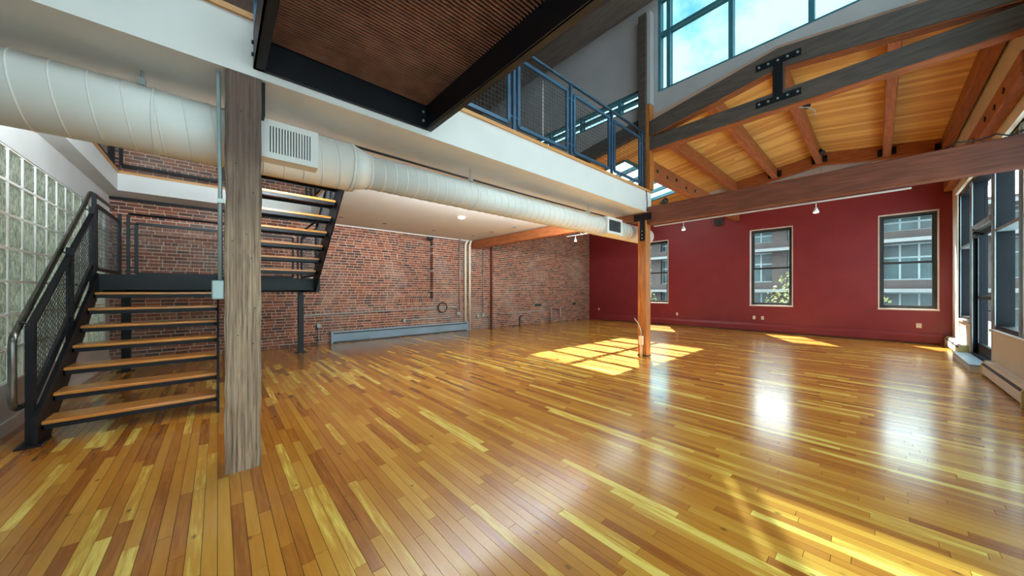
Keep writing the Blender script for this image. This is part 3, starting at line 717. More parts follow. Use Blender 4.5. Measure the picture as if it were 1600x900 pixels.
# ------------------------------------------------------------------ posts and big beams
def build_posts():
    p = thing('timber_post', 'thick weathered grey timber post beside the staircase', 'post', (-3.29, .145, 0))
    bm = bmesh.new(); bmesh.ops.create_cube(bm, size=1)
    for v in bm.verts: v.co = Vector((-3.29 + v.co.x * .21, .145 + v.co.y * .212, ZS / 2 + v.co.z * ZS))
    bmesh.ops.subdivide_edges(bm, edges=[e for e in bm.edges if abs(e.verts[0].co.z - e.verts[1].co.z) > 1], cuts=28)
    bmesh.ops.bevel(bm, geom=[e for e in bm.edges if abs(e.verts[0].co.z - e.verts[1].co.z) > .01 and len(e.link_faces) == 2 and e.calc_face_angle(0) > 1], offset=.011, segments=2, affect='EDGES')
    rr = random.Random(2); lv = {}
    for v in bm.verts:
        k = round(v.co.z, 2)
        if k not in lv: lv[k] = (rr.uniform(-.004, .004), rr.uniform(-.005, .005))
        if .05 < v.co.z < ZS - .05: v.co.x += lv[k][0] + rr.uniform(-.002, .002); v.co.y += lv[k][1] + rr.uniform(-.003, .003)
        if v.co.z < .1: v.co.y += .0
    me = bpy.data.meshes.new('shaft'); bm.to_mesh(me); bm.free(); me.materials.append(M['weathered']); link('shaft', me, p)
    nm = MB()
    for y, z in ((.2, .95), (.11, 1.02), (.21, 1.22), (.19, 1.6), (.08, 1.72), (.16, 1.78), (.2, 2.1), (.1, 2.3), (.22, 2.55), (.13, 2.7)):
        MB().tube([(-3.187, y, z), (-3.181, y, z)], .005, 6).obj('nail', 'cable', p)
    MB().box(-3.3, -3.2, .251, .275, 2.72, 2.98).obj('bracket', 'steel', p)
    # conduit and switch box strapped to the side of that post
    c = thing('post_conduit', 'pale conduit with grey switch box strapped to the weathered post', 'conduit', (-3.25, .02, 1.3))
    MB().tube([(-3.25, .012, 1.43), (-3.25, .012, 2.2), (-3.26, .008, 2.4), (-3.26, .0, 2.98)], .013).obj('tube', 'conduit_green', c, smooth=True)
    MB().cbox(-3.3, -3.2, -.035, .034, 1.29, 1.43, .006).obj('box', 'conduit_green', c)
    MB().cbox(-3.202, -3.196, -.03, .029, 1.295, 1.425, .002).obj('cover', 'conduit_green', c)
    MB().box(-3.28, -3.22, -.004, .036, 2.0, 2.03).obj('strap', 'conduit', c)
    q = thing('round_post', 'varnished fir post standing in the middle of the floor', 'post', (-3.28, 6.69, 0)); q.name = 'timber_post'
    MB().cbox(-3.375, -3.185, 6.59, 6.78, 0, 2.82, .01).obj('shaft', 'timber_z', q)
    MB().box(-3.385, -3.175, 6.58, 6.79, 0, .02).obj('base_plate', 'steel', q)
    pl = MB(); pl.box(-3.45, -3.08, 6.575, 6.588, 2.82, 2.96); pl.box(-3.32, -3.22, 6.574, 6.589, 2.4, 2.82)
    po = pl.obj('tee_plate', 'steel', q)
    for z in (2.45, 2.52, 2.6): MB().tube([(-3.27, 6.576, z), (-3.27, 6.564, z)], .012, 8).obj('bolt', 'alu', po)
    c = thing('post_conduit', 'brass conduit and outlet box at the foot of the fir post', 'conduit', (-3.28, 6.56, 0))
    MB().tube([(-3.29, 6.545, 0), (-3.29, 6.545, .24)], .012).obj('tube', 'plate', c, smooth=True)
    MB().tube([(-3.26, 6.545, 0), (-3.26, 6.545, .24)], .01).obj('tube', 'plate', c, smooth=True)
    MB().cbox(-3.315, -3.235, 6.51, 6.572, .24, .42, .006).obj('box', 'plate', c)
    MB().tube([(-3.275, 6.55, .42), (-3.28, 6.55, .52), (-3.34, 6.54, .68), (-3.38, 6.52, .74), (-3.4, 6.5, .78)], .011).obj('tube', 'conduit', c, smooth=True)
    u = MB(); u.cbox(-3.375, -3.2, 6.6, 6.79, ZM + .015, ZT - .31, .01)
    u.obj('upper_post', 'dark_timber', None, label='dark square post rising from the mezzanine corner to the high ceiling', cat='post')
    MB().box(-3.195, -3.12, 6.6, 6.78, ZM + .02, 5.2).obj('side_board', 'timber_z', bpy.data.objects['upper_post'])
    MB().box(-3.19, -3.12, 6.62, 6.78, 5.22, ZT - .31).obj('side_board', 'grey', bpy.data.objects['upper_post'])
    timber('tie_beam', 'tie', 'long red-brown tie beam from the fir post to the window wall', (-3.18, XR - .005, 6.6, 6.79, 2.82 - .09, 3.09))
    timber('tie_beam', 'timber', 'red-brown beam under the mezzanine end reaching the brick wall', (XB + .02, -3.2, 6.6, 6.79, 2.825, 3.1 - .005)); 
build_posts()

# ------------------------------------------------------------------ spiral duct
def build_duct():
    d = thing('spiral_duct', 'white spiral air duct hung under the mezzanine edge', 'duct', (-3.67, 1, 2.64))
    xd, zd, R1, R2 = -3.67, 2.635, .235, .178; ya, yb, yc, ye = -2.9, 1.02, 1.2, 7.6
    if True:
        ya = YG + .02
    MB().tube([(xd, ya, zd), (xd, yb, zd)], R1, 40).obj('large_pipe', 'duct', d, smooth=True)
    MB().tube([(xd, yb, zd), (xd, yc, zd)], [R1, R2], 40).obj('reducer', 'duct', d, smooth=True)
    MB().tube([(xd, yc, zd), (xd, ye, zd)], R2, 40).obj('small_pipe', 'duct', d, smooth=True)
    for rad, y0, y1, st, tilt in ((R1, ya + .1, yb, .15, .13), (R2, yc, ye, .125, .1)):
        me = MB().ring((0, 0, 0), (0, 1, tilt), rad + .001, .006, 40, 6).mesh('seam', 'duct', True)
        y = y0
        while y <= y1:
            o = link('seam', me, d); o.location = (xd, y, zd); y += st
    for y, rad in ((-.35, R1), (yb, R1), (1.01, R1), (yc, R2), (2.55, R2)):
        MB().ring((xd, y, zd), (0, 1, 0), rad + .002, .009, 40, 6).obj('collar', 'duct', d, smooth=True)
    for y, rad in ((-.42, R1), (2.52, R2), (5.2, R2)):
        m = MB(); m.tube([(xd + .02, y, zd + rad - .01), (xd + .02, y, ZS)], .009, 8); m.box(xd - .02, xd + .06, y - .02, y + .02, zd + rad, zd + rad + .05)
        m.obj('hanger', 'conduit', d)
    # big grille on a saddle box
    xf = -3.415; y0, y1 = .262, .68; z0, z1 = 2.47, 2.79
    m = MB(); m.prism([(xd, z0 - .03), (xf, z0), (xf, z1), (xd, z1 + .02)], 'y', y0, y1); g = m.obj('register_box', 'duct', d)
    f = MB(); f.box(xf, xf + .012, y0, y1, z0, z0 + .05); f.box(xf, xf + .012, y0, y1, z1 - .05, z1); f.box(xf, xf + .012, y0, y0 + .05, z0 + .05, z1 - .05); f.box(xf, xf + .012, y1 - .05, y1, z0 + .05, z1 - .05)
    f.obj('register_frame', 'duct', g); MB().box(xf + .001, xf + .003, y0 + .05, y1 - .05, z0 + .05, z1 - .05).obj('register_dark', 'slot', g)
    for i in range(16):
        yy = y0 + .055 + i * (y1 - y0 - .11) / 15
        MB().box(xf + .003, xf + .014, yy - .006, yy + .006, z0 + .05, z1 - .05).obj('vane', 'duct', g)
    # small outlet near the far end
    xf = -3.46; y0, y1 = 5.55, 6.1; z0, z1 = 2.47, 2.79
    m = MB(); m.prism([(xd, z0 - .02), (xf, z0), (xf, z1), (xd, z1 + .01)], 'y', y0, y1); g = m.obj('register_box', 'duct', d)
    f = MB(); f.box(xf, xf + .012, y0, y1, z0, z0 + .05); f.box(xf, xf + .012, y0, y1, z1 - .05, z1); f.box(xf, xf + .012, y0, y0 + .06, z0 + .05, z1 - .05); f.box(xf, xf + .012, y1 - .06, y1, z0 + .05, z1 - .05)
    f.obj('register_frame', 'duct', g); MB().box(xf + .001, xf + .003, y0 + .06, y1 - .06, z0 + .05, z1 - .05).obj('register_dark', 'slot', g)
    for i in range(6):
        zz = z0 + .07 + i * .036; MB().box(xf + .003, xf + .01, y0 + .06, y1 - .06, zz - .004, zz + .004).obj('vane', 'slot', g)
    w = MB(); w.tube([(-3.78, 1.1, 2.92), (-3.78, 3.5, 2.9), (-3.74, 6.2, 2.89), (-3.7, 6.55, 2.88)], .014, 8); w.obj('black_pipe', 'cable', None, True, label='thin black pipe running above the small duct', cat='pipe')
build_duct()

# ------------------------------------------------------------------ steel bridge overhead
def build_bridge():
    y0, y1 = .2, 1.63; x0, x1 = XF + .012, XR - .01; z0, z1 = 3.045, 3.3
    b = thing('steel_bridge', 'black steel bridge with ribbed underside crossing overhead', 'bridge', (x0, y0, z0))
    def channel(name, box_web, flanges):
        m = MB(); m.box(*box_web)
        for f in flanges: m.box(*f)
        return m.obj(name, 'steel', b)
    a = channel('side_channel', (x0, x1, y0, y0 + .012, z0, z1 + .03), [(x0, x1, y0, y0 + .07, z0, z0 + .014), (x0, x1, y0, y0 + .07, z1 + .016, z1 + .03)])
    c = channel('side_channel', (x0, x1, y1 - .012, y1, z0, z1 + .03), [(x0, x1, y1 - .02, y1 + .06, z0, z0 + .014), (x0, x1, y1 - .02, y1 + .06, z1 + .016, z1 + .03)])
    channel('end_channel', (x0, x0 + .014, y0 + .012, y1 - .012, z0, z1), [(x0 + .014, x0 + .03, y0 + .012, y1 - .012, z0, z0 + .014)])
    MB().box(x0 + .02, x1, y0 + .012, y1 - .012, z1 + .012, z1 + .03).obj('deck_plate', 'deckplate', b)
    r = MB(); x = x0 + .04
    while x < x1: r.box(x, x + .006, y0 + .013, y1 - .013, z1 - .02, z1 + .012); x += .03
    r.obj('deck_ribs', 'grating', b, kind='stuff')
    for z in (z0 + .08, z0 + .17):
        for yy in (y0 + .04, y1 - .04): MB().tube([(x0 + .014, yy, z), (x0 + .028, yy, z)], .012, 8).obj('bolt', 'alu', b)
        MB().tube([(x0 + .05, y0, z), (x0 + .05, y0 - .014, z)], .014, 8).obj('bolt', 'steel', b)
    for yy, s in ((y0, 1), (y1, -1)):
        m = MB()
        for x in (x0 + .03, x0 + 1.2, x0 + 2.4, x0 + 3.6): m.box(x - .02, x + .02, yy, yy + .04 * s, z1 + .03, 4.62)
        m.box(x0, x1, yy, yy + .04 * s, 4.6, 4.64); m.box(x0, x1, yy, yy + .03 * s, 3.55, 3.58); m.obj('guard_frame', 'rail_steel', b)
build_bridge()

# ------------------------------------------------------------------ mezzanine railing
def railing(root, pts, z0, z1, post_w=.04, grid=True, mat='rail_steel', top_tube=True):
    """posts at pts; between them framed wire panels; returns nothing"""
    for p in pts: MB().box(p[0] - post_w / 2, p[0] + post_w / 2, p[1] - post_w / 2, p[1] + post_w / 2, z0, z1).obj('post', mat, root)
    for a, b in zip(pts, pts[1:]):
        A = Vector((a[0], a[1], 0)); B = Vector((b[0], b[1], 0)); d = (B - A).normalized()
        a2 = A + d * .09; b2 = B - d * .09; zb, zt = z0 + .12, z1 - .14
        m = MB()
        for z in (zb, zt): m.bar(a2 + Vector((0, 0, z)), b2 + Vector((0, 0, z)), .03, .045)
        for q in (a2, b2): m.bar(q + Vector((0, 0, zb)), q + Vector((0, 0, zt)), .03, .045, d)
        m.bar(A + Vector((0, 0, zb + .1)), a2 + Vector((0, 0, zb + .1)), .02, .02); m.bar(A + Vector((0, 0, zt - .1)), a2 + Vector((0, 0, zt - .1)), .02, .02)
        m.bar(B + Vector((0, 0, zb + .1)), b2 + Vector((0, 0, zb + .1)), .02, .02); m.bar(B + Vector((0, 0, zt - .1)), b2 + Vector((0, 0, zt - .1)), .02, .02)
        f = m.obj('panel_frame', mat, root)
        if grid:
            g = MB(); wire_grid(g, a2 + Vector((0, 0, zb)), b2 - a2, Vector((0, 0, zt - zb)), (b2 - a2).length, zt - zb, .055)
            g.obj('wire_mesh', 'wire', f, kind='stuff')
    if top_tube:
        MB().tube([(p[0] + .0, p[1], z1 + .01) for p in pts], .021, 10).obj('handrail', mat, root, smooth=True)
mr = thing('mezzanine_railing', 'black steel railing, sky reflection in its blue colour, with wire mesh panels along the mezzanine edge', 'railing', (XF - .06, 4, ZM))
railing(mr, [(XF - .06, y) for y in (1.74, 2.94, 4.16, 5.36, 6.5)], ZM + .013, 4.63)
m = MB(); m.tube([(XF + .01, y, 4.58) for y in (1.75, 3, 4.5, 6.5)], .017, 10)
m.obj('grab_rail', 'rail_steel', mr, smooth=True)
wr = thing('stairwell_railing', 'black steel railing around the stairwell opening on the upper floor', 'railing', (OX0 - .05, 0, ZM))
railing(wr, [(OX0 - .06, OY0 - .06), (OX0 - .06, .15), (OX0 - .06, OY1)], ZM + .013, 4.5, mat='steel', grid=False)
wr2 = thing('stairwell_railing', 'black steel railing on the glass block side of the stairwell opening', 'railing', (-7, OY0 - .06, ZM))
railing(wr2, [(-8.7, OY0 - .06), (-7.4, OY0 - .06), (-6.1, OY0 - .06), (-4.8, OY0 - .06)], ZM + .013, 4.5, mat='steel', grid=False)
wr3 = thing('stairwell_railing', 'black steel railing on the open floor side of the stairwell opening', 'railing', (-7, OY1 + .06, ZM))
railing(wr3, [(-8.7, OY1 + .06), (-7.4, OY1 + .06), (-6.1, OY1 + .06), (-4.6, OY1 + .06)], ZM + .013, 4.5, mat='steel', grid=False)

# ------------------------------------------------------------------ staircase
def build_stairs():
    rise = ZM / 18; go = .277; xs = -4.95
    st = thing('staircase', 'black steel switchback staircase with open oak treads and a landing', 'stairs', (xs, -.6, 0))
    yl, yr = -1.19, .0
    def tread(x0, x1, ya, yb, z):
        t = MB().cbox(x0, x1, ya, yb, z - .032, z, .006).obj('tread', 'tread', st)
        p = MB(); p.box(x0 + .012, x0 + .03, ya, yb, z - .075, z - .033); p.box(x1 - .03, x1 - .012, ya, yb, z - .075, z - .033)
        p.box(x0 + .012, x1 - .012, ya, ya + .012, z - .075, z - .033); p.box(x0 + .012, x1 - .012, yb - .012, yb, z - .075, z - .033)
        p.obj('tread_angle', 'steel', t)
    for k in range(1, 8):
        xn = xs - go * (k - 1); tread(xn - .285, xn, yl + .022, yr - .012, rise * k)
    zl = 8 * rise; xl0, xl1 = -8.5, xs - 7 * go + .02            # landing
    s = rise / go
    def stringer(y0, y1, xa, za, xb, zb, foot, dep=.27):
        # plate whose upper edge runs through (xa,za)-(xb,zb)
        if foot: poly = [(xa + .06, 0), (xa + .06, za), (xb, zb), (xb, zb - dep), (xa - .25, 0)]
        else: poly = [(xa, za), (xb, zb), (xb, zb - dep), (xa, za - dep)]
        MB().prism(poly, 'y', y0, y1).obj('stringer', 'steel', st)
    for a, b in ((yl - .012, yl + .02), (yr - .012, yr + .012)):
        stringer(a, b, xs + .0, rise + .06, xl1, zl + .06 - .0, True)
    # stringer face toward the flight is plain steel, only reflecting the oak treads
    yend = 1.4; yu0, yu1 = .16, 1.3
    MB().box(xl0, xl1, yl - .02, yend, zl - .03, zl).obj('landing_deck', 'tread', st)
    lb = MB(); lb.box(xl1, xl1 + .014, yl - .012, yend, zl - .16, zl + .05); lb.box(xl1 - .05, xl1, yl - .012, yend, zl - .16, zl - .145); lb.obj('landing_beam', 'steel', st)
    lb = MB(); lb.box(xl0, xl0 + .06, yl - .012, yend, zl - .2, zl - .031); lb.obj('landing_beam', 'steel', st)
    lb = MB(); lb.box(xl0 + .06, xl1 - .05, yend - .05, yend, zl - .2, zl - .031); lb.box(xl0 + .06, xl1 - .05, yl - .012, yl + .04, zl - .2, zl - .031); lb.obj('landing_beam', 'steel', st)
    for y in (yl + .04, yend - .05):
        MB().box(xl0 + .0, xl0 + .1, y - .05, y + .05, .012, zl - .2).obj('column', 'steel', st); MB().box(xl0 - .05, xl0 + .15, y - .1, y + .1, 0, .012).obj('base_plate', 'steel', st)
    # upper flight back toward the room
    gu = .262
    for k in range(1, 10):
        xn = xl1 + gu * (k - 1) + .0; tread(xn + .0, xn + .285, yu0 + .02, yu1 - .02, zl + rise * k)
    xe = xl1 + gu * 9
    for a, b in ((yu0 - .02, yu0), (yu1, yu1 + .02)):
        MB().prism([(xl1 - .02, zl - .16), (xl1 + .12, zl - .16), (xe + .02, ZM - .3), (xe + .02, ZM - .02), (xe - .12, ZM - .02), (xl1 - .02, zl + .18)], 'y', a, b).obj('stringer', 'steel', st)
    MB().box(OX1 - .06, OX1 - .002, yu0 - .3, yu1 + .1, ZM - .3, ZM - .035).obj('top_beam', 'steel', st)
    # guard of the lower flight on the glass block side
    g = MB(); yg = yl - .03
    ht = .9
    def zs(x): return rise + s * (xs - x)
    gr = thing_part('guard', st)
    MB().box(xs - .06, xs + .0, yl - .062, yl - .013, 0, zs(xs) + .86).obj('post', 'steel', gr)
    MB().box(xs - .11, xs + .11, yl - .09, yl + .05, 0, .02).obj('foot_plate', 'steel', gr)
    for x in (xs - 1.05, xl1 - .02): MB().box(x - .025, x + .025, yl - .062, yl - .013, zs(x) - .15, zs(x) + .92).obj('post', 'steel', gr)
    a = Vector((xs - .02, yl - .04, zs(xs) + .84)); b = Vector((xl1 - .1, yl - .04, zs(xl1 - .1) + .84))
    MB().bar(a, b, .03, .045, (0, 1, 0)).obj('upper_bar', 'steel', gr)
    a2 = Vector((xs - .05, yl - .04, zs(xs) + .16)); b2 = Vector((xl1 - .1, yl - .04, zs(xl1 - .1) + .16))
    MB().bar(a2, b2, .03, .045, (0, 1, 0)).obj('lower_bar', 'steel', gr)
    for f0, f1 in ((.04, .49), (.53, .97)):
        w = MB(); p = a2.lerp(b2, f0); q = a2.lerp(b2, f1)
        up = Vector((0, 0, .66)); wire_grid(w, p + Vector((0, 0, .01)), q - p, up, (q - p).length, .66, .05); w.obj('wire_mesh', 'wire', gr, kind='stuff')
    hr = MB(); yh = yl - .1
    zr0 = zs(xs) + .74
    pts = [(xs - .03, yl - .06, .36), (xs + .02, yh, .34), (xs + .06, yh, .36), (xs + .085, yh, .42), (xs + .085, yh, zr0 - .03), (xs + .07, yh, zr0 + .02), (xs + .04, yh, zr0 + .055)]
    e = (xl1 - .28, yh, zs(xl1 - .28) + .98 - .0)
    pts += [e, (xl1 - .4, yh, e[2] + .02), (xl0 + .1, yh, e[2] + .02)]
    hr.tube(pts, .024, 12); hr.obj('handrail', 'pipe_rail', gr, smooth=True)
    for x in (xs - .03, xs - 1.05, xl1 - .05): MB().tube([(x, yl - .04, zs(x) + .84), (x, yh, zs(x) + .88)], .008, 6).obj('rail_bracket', 'steel', gr)
    # guards around the landing
    zt = zl + 1.12
    gl = thing_part('landing_guard', st)
    railing(gl, [(xl1 - .08, yl - .035), (xl0 + .03, yl - .035)], zl, zt, mat='steel', top_tube=False)
    railing(gl, [(xl0 + .03, yl + .06), (xl0 + .03, .14), (xl0 + .03, yend - .1)], zl, zt, mat='steel')
    railing(gl, [(xl0 + .03, yend - .03), (xl1 - .08, yend - .03)], zl, zt, mat='steel')
    gu_ = thing_part('upper_guard', st)
    su = rise / gu
    A = Vector((xl1 + .02, yu1 + .04, zl + .95)); B = A + Vector((2.1, 0, 2.1 * su))
    MB().bar(A, B, .03, .045, (0, 1, 0)).obj('upper_bar', 'steel', gu_)
    C = A - Vector((0, 0, .7)); D = B - Vector((0, 0, .7)); MB().bar(C, D, .03, .045, (0, 1, 0)).obj('lower_bar', 'steel', gu_)
    for t in (.02, .5, .98):
        p = A.lerp(B, t); MB().box(p.x - .02, p.x + .02, p.y - .02, p.y + .02, p.z - 1.0, p.z + .04).obj('post', 'steel', gu_)
    w = MB(); wire_grid(w, C, D - C, Vector((0, 0, .7)), (D - C).length, .7, .05); w.obj('wire_mesh', 'wire', gu_, kind='stuff')
def thing_part(name, parent): return link(name, None, parent)
build_stairs()

# ------------------------------------------------------------------ heaters
def heater(name, label, axis, a, b, face, back, z0, z1, mat, endmat, slots=True, seams=()):
    """long baseboard heater along 'y' or 'x'; face is the room side coordinate, back the wall side"""
    t = thing(name, label, 'heater', ((face + back) / 2, a, z0) if axis == 'y' else (a, (face + back) / 2, z0))
    s = 1 if face > back else -1; h = z1 - z0
    prof = [(back, z0 + .02), (face - s * .02, z0 + .02), (face, z0 + .04), (face, z1 - .07), (face - s * .012, z1 - .045), (face - s * .03, z1), (back, z1)]
    def P(poly, u, v, nm, mt):
        return MB().prism(poly, axis, u, v).obj(nm, mt, t)
    P(prof, a + .05, b - .05, 'cover', mat)
    e = .008 * s; ep = [(back, z0), (face + e, z0), (face + e, z1 - .05), (face - s * .03, z1 + .008), (back, z1 + .008)]
    P(ep, a, a + .05, 'end_cap', endmat); P(ep, b - .05, b, 'end_cap', endmat)
    if slots:
        sp = [(face - s * .006, z1 - .062), (face + s * .001, z1 - .066), (face - s * .011, z1 - .04), (face - s * .02, z1 - .03)]
        P(sp, a + .06, b - .06, 'outlet_slot', 'slot')
    for q in seams:
        P([(face - s * .01, z0 + .03), (face + s * .002, z0 + .03), (face + s * .002, z1 - .07), (face - s * .01, z1 - .07)], q, q + .012, 'seam', endmat)
    P([(back, z0 - .0), (face - s * .03, z0), (face - s * .03, z0 + .021), (back, z0 + .021)], a + .06, b - .06, 'inlet_gap', 'slot')
heater('baseboard_heater', 'pale grey-blue baseboard heater along the brick wall', 'y', 2.17, 6.42, XB + .1, XB + .01, .0, .3, 'heater_blue', 'heater_blue', seams=(4.2,))
heater('baseboard_heater', 'red painted baseboard heater along the red wall', 'x', XS + .5, 1.1, YR - .07, YR - .002, 0, .27, 'red', 'red', slots=False)
heater('baseboard_heater', 'long white baseboard heater under the near storefront windows', 'y', 6.9, 9.15, XR - .12, XR - .003, 0, .235, 'heater_white', 'heater_end')
heater('baseboard_heater', 'short white baseboard heater in the corner by the red wall', 'y', 11.32, 13.4, XR - .12, XR - .003, 0, .235, 'heater_white', 'heater_end')

# ------------------------------------------------------------------ pipes, conduits, boxes on the brick wall
def pipe(name, label, pts, r, mat, cat='pipe', group=None):
    return MB().tube(pts, r, 10).obj(name, mat, None, True, label=label, cat=cat, group=group)
X1 = XB + .045
pipe('riser_pipe', 'cream riser pipe nearer the stairs of the two on the brick wall', [(X1 + .03, 6.31, .31), (X1 + .03, 6.31, 2.92), (X1 + .03, 6.35, 3.02), (X1 + .03, 6.42, ZC)], .038, 'cream_pipe', group='cream riser pipes')
pipe('riser_pipe', 'cream riser pipe farther from the stairs of the two on the brick wall', [(X1 + .04, 6.48, 0), (X1 + .04, 6.48, 2.92), (X1 + .04, 6.51, 3.02), (X1 + .04, 6.55, ZC)], .038, 'cream_pipe', group='cream riser pipes')
def box_at(y, z, w=.09, h=.11, label='', name='outlet_box'):
    b = thing(name, label, 'outlet', (XB + .03, y, z))
    MB().cbox(XB + .008, XB + .06, y - w / 2, y + w / 2, z - h / 2, z + h / 2, .006).obj('box', 'conduit', b)
    MB().cbox(XB + .06, XB + .066, y - w / 2 + .006, y + w / 2 - .006, z - h / 2 + .006, z + h / 2 - .006, .002).obj('cover', 'conduit', b)
    return b
pipe('conduit', 'grey conduit running level along the brick wall from the stair column', [(X1, 1.45, .68), (X1, 1.5, .74), (X1, 2.4, .76), (X1, 5.75, .82), (X1, 5.93, .82), (X1, 6.0, .76), (X1, 6.0, .66)], .016, 'conduit', 'conduit')
pipe('conduit', 'grey conduit dropping from the ceiling beside the riser pipes', [(X1, 6.1, ZC), (X1, 6.1, .65)], .02, 'conduit', 'conduit')
pipe('conduit', 'low grey conduit between the wall outlet and the riser pipes', [(X1, 4.2, .47), (X1, 6.1, .48)], .014, 'conduit', 'conduit')
pipe('conduit', 'short grey conduit from floor to the outlet by the stair column', [(X1, 1.9, 0), (X1, 1.9, .43)], .014, 'conduit', 'conduit')
pipe('conduit', 'thin grey conduit dropping from the beam beyond the riser pipes', [(X1, 7.1, 2.82), (X1, 7.1, .55)], .014, 'conduit', 'conduit')
pipe('conduit', 'grey conduit running level past the brown strip', [(X1, 7.17, .47), (X1, 7.28, .47), (X1, 7.36, .42), (X1, 7.38, 0)], .014, 'conduit', 'conduit')
XT = XS + .035
pipe('conduit', 'long thin conduit low on the brick wall toward the red wall', [(XT, 7.7, .5), (XT, 11.5, .58)], .013, 'conduit', 'conduit')
pipe('conduit', 'short dark stub pipe bent over near the floor', [(XT, 8.8, 0), (XT, 8.8, .34), (XT, 8.86, .38), (XT, 9.0, .38)], .02, 'slot', 'conduit')
pipe('conduit', 'upright grey conduit left of two near the red wall corner', [(XT + .05, 10.6, 0), (XT + .05, 10.6, .62)], .022, 'conduit', 'conduit')
pipe('conduit', 'upright grey conduit right of two near the red wall corner', [(XT + .05, 11.2, .0), (XT + .05, 11.2, .64)], .022, 'conduit', 'conduit')
box_at(1.9, .48, label='grey outlet box on a short conduit by the stair column')
box_at(4.15, .47, label='grey outlet box above the middle of the blue heater')
box_at(6.05, .595, .15, .11, label='grey outlet box where the long conduit turns down')
box_at(6.85, .46, .1, .1, label='smaller grey box between riser pipes and brown strip')
box_at(7.1, .5, .13, .13, label='larger grey box below the thin drop conduit')
b = MB(); b.box(XS, XS + .03, 9.7, 10.05, .72, .84); b.obj('wall_vent', 'slot', None, label='dark louvred plate low on the far brick wall', cat='vent')
b = MB(); b.box(XS, XS + .03, 12.2, 12.4, .72, .84); b.obj('wall_vent', 'slot', None, label='small dark plate on the brick near the red corner', cat='vent')
c = MB(); rr = random.Random(4)
for i in range(4): c.ring((XB + .085 + i * .012, 5.42 + rr.uniform(-.01, .01), .83 + rr.uniform(-.01, .01)), (1, rr.uniform(-.1, .1), rr.uniform(-.1, .1)), .17 - i * .008, .009, 32, 6)
c.obj('cable_coil', 'cable', None, True, label='coil of dark cable hung on the brick wall', cat='cable')
# small black clamp lamp at the top of the niche
m = MB(); m.cbox(XB - .0, XB + .1, 4.9, 5.1, 3.0, 3.07, .01); m.tube([(XB + .05, 5.0, 3.0), (XB + .07, 4.98, 2.93)], .03, 10)
m.obj('wall_speaker', 'cable', None, label='small black fixture at the top corner of the niche', cat='fixture')
# wall plates on the red wall
def plate(x, z, label, w=.075, h=.115):
    b = thing('wall_outlet', label, 'outlet', (x, YR, z))
    MB().cbox(x - w / 2, x + w / 2, YR - .008, YR - .0005, z - h / 2, z + h / 2, .003).obj('plate', 'plate', b)
    for s in (-1, 1): MB().cbox(x - .017, x + .017, YR - .011, YR - .0075, z + s * .026 - .015, z + s * .026 + .015, .002).obj('socket', 'trim_white', b)
plate(-8.85, .5, 'ivory outlet on the red wall nearest the brick corner')
plate(-5.28, .45, 'ivory outlet on the red wall just beside the timber post')
plate(-2.78, .46, 'ivory outlet under the middle window, nearer the post')
plate(-2.55, .46, 'ivory outlet under the middle window, nearer the door')
plate(.72, .46, 'white outlet on the red wall under the window by the door', .09, .12)
m = MB(); m.cbox(-3.95, -3.68, YR - .12, YR - .001, 3.72, 3.95, .015); m.tube([(-3.8, YR - .12, 3.82), (-3.8, YR - .17, 3.8)], .05, 12)
m.obj('wall_speaker', 'slot', None, label='small dark speaker high on the red wall beside the middle window', cat='speaker')

# ------------------------------------------------------------------ lamps
def track(label, a, b, heads):
    t = thing('track_light', label, 'lamp', a)
    MB().bar(a, b, .025, .02).obj('rail', 'white', t)
    for p in heads:
        p = Vector(p); m = MB(); m.tube([p, p - Vector((0, 0, .07))], .006, 6); m.tube([p - Vector((0, 0, .07)), p - Vector((0, 0, .1)), p - Vector((0, 0, .14))], [.012, .022, .038], 14)
        h = m.obj('lamp_head', 'white', t, smooth=True)
        MB().tube([p - Vector((0, 0, .135)), p - Vector((0, 0, .15))], .03, 14).obj('bulb', 'bulb', h, smooth=True)
        l = bpy.data.lights.new('spot', 'SPOT'); l.energy = 4; l.spot_size = 1.6; l.color = (1, .86, .66); l.shadow_soft_size = .04
        o = bpy.data.objects.new('lamp_spot', l); COL.objects.link(o); o.location = p - Vector((0, 0, .17)); o.parent = t; o.matrix_parent_inverse = world_of(t).inverted()
track('white track light under the long tie beam with two lit heads', (-3.1, 6.75, 2.7), (.3, 6.75, 2.7), [(-2.52, 6.75, 2.69), (-.62, 6.75, 2.69)])
track('short white track light under the beam left of the fir post', (-5.6, 7.0, 2.82), (-4.6, 7.0, 2.82), [(-5.3, 7.0, 2.81)])
MB().bar((-5.1, 6.79, 2.9), (-5.1, 7.0, 2.83), .02, .02).obj('bracket', 'white', bpy.data.objects['track_light.001'])
def can(x, y, lit, label):
    c = thing('ceiling_light', label, 'lamp', (x, y, ZC), group='recessed lights in the mezzanine ceiling')
    r = .09 if lit else .05
    MB().ring((x, y, ZC - .004), (0, 0, 1), r, .008, 24, 6).obj('trim_ring', 'white' if lit else 'conduit', c, smooth=True)
    MB().tube([(x, y, ZC - .003), (x, y, ZC - (.03 if lit else .008))], r - .01, 20).obj('lens', 'bulb' if lit else 'slot', c)
def at_ceiling(px, py):
    u = (px - 800) / F; v = (455 - py) / F; t = (ZC - H) / v
    return t * (u * math.cos(YAW) - math.sin(YAW)), t * (u * math.sin(YAW) + math.cos(YAW))
can(*at_ceiling(721, 339), True, 'lit recessed ceiling light beyond the duct')
for px, py, l in ((533, 339, 'small unlit ceiling light beside the upper stair flight'), (601, 349, 'small unlit ceiling light above the brick niche'), (678, 360, 'small unlit ceiling light between niche and riser pipes'), (739, 368, 'small unlit ceiling light just above the riser pipes'), (768, 362, 'small unlit ceiling light near the brick wall beam'), (804, 355, 'small unlit ceiling light nearest the fir post')):
    can(*at_ceiling(px, py), False, l)
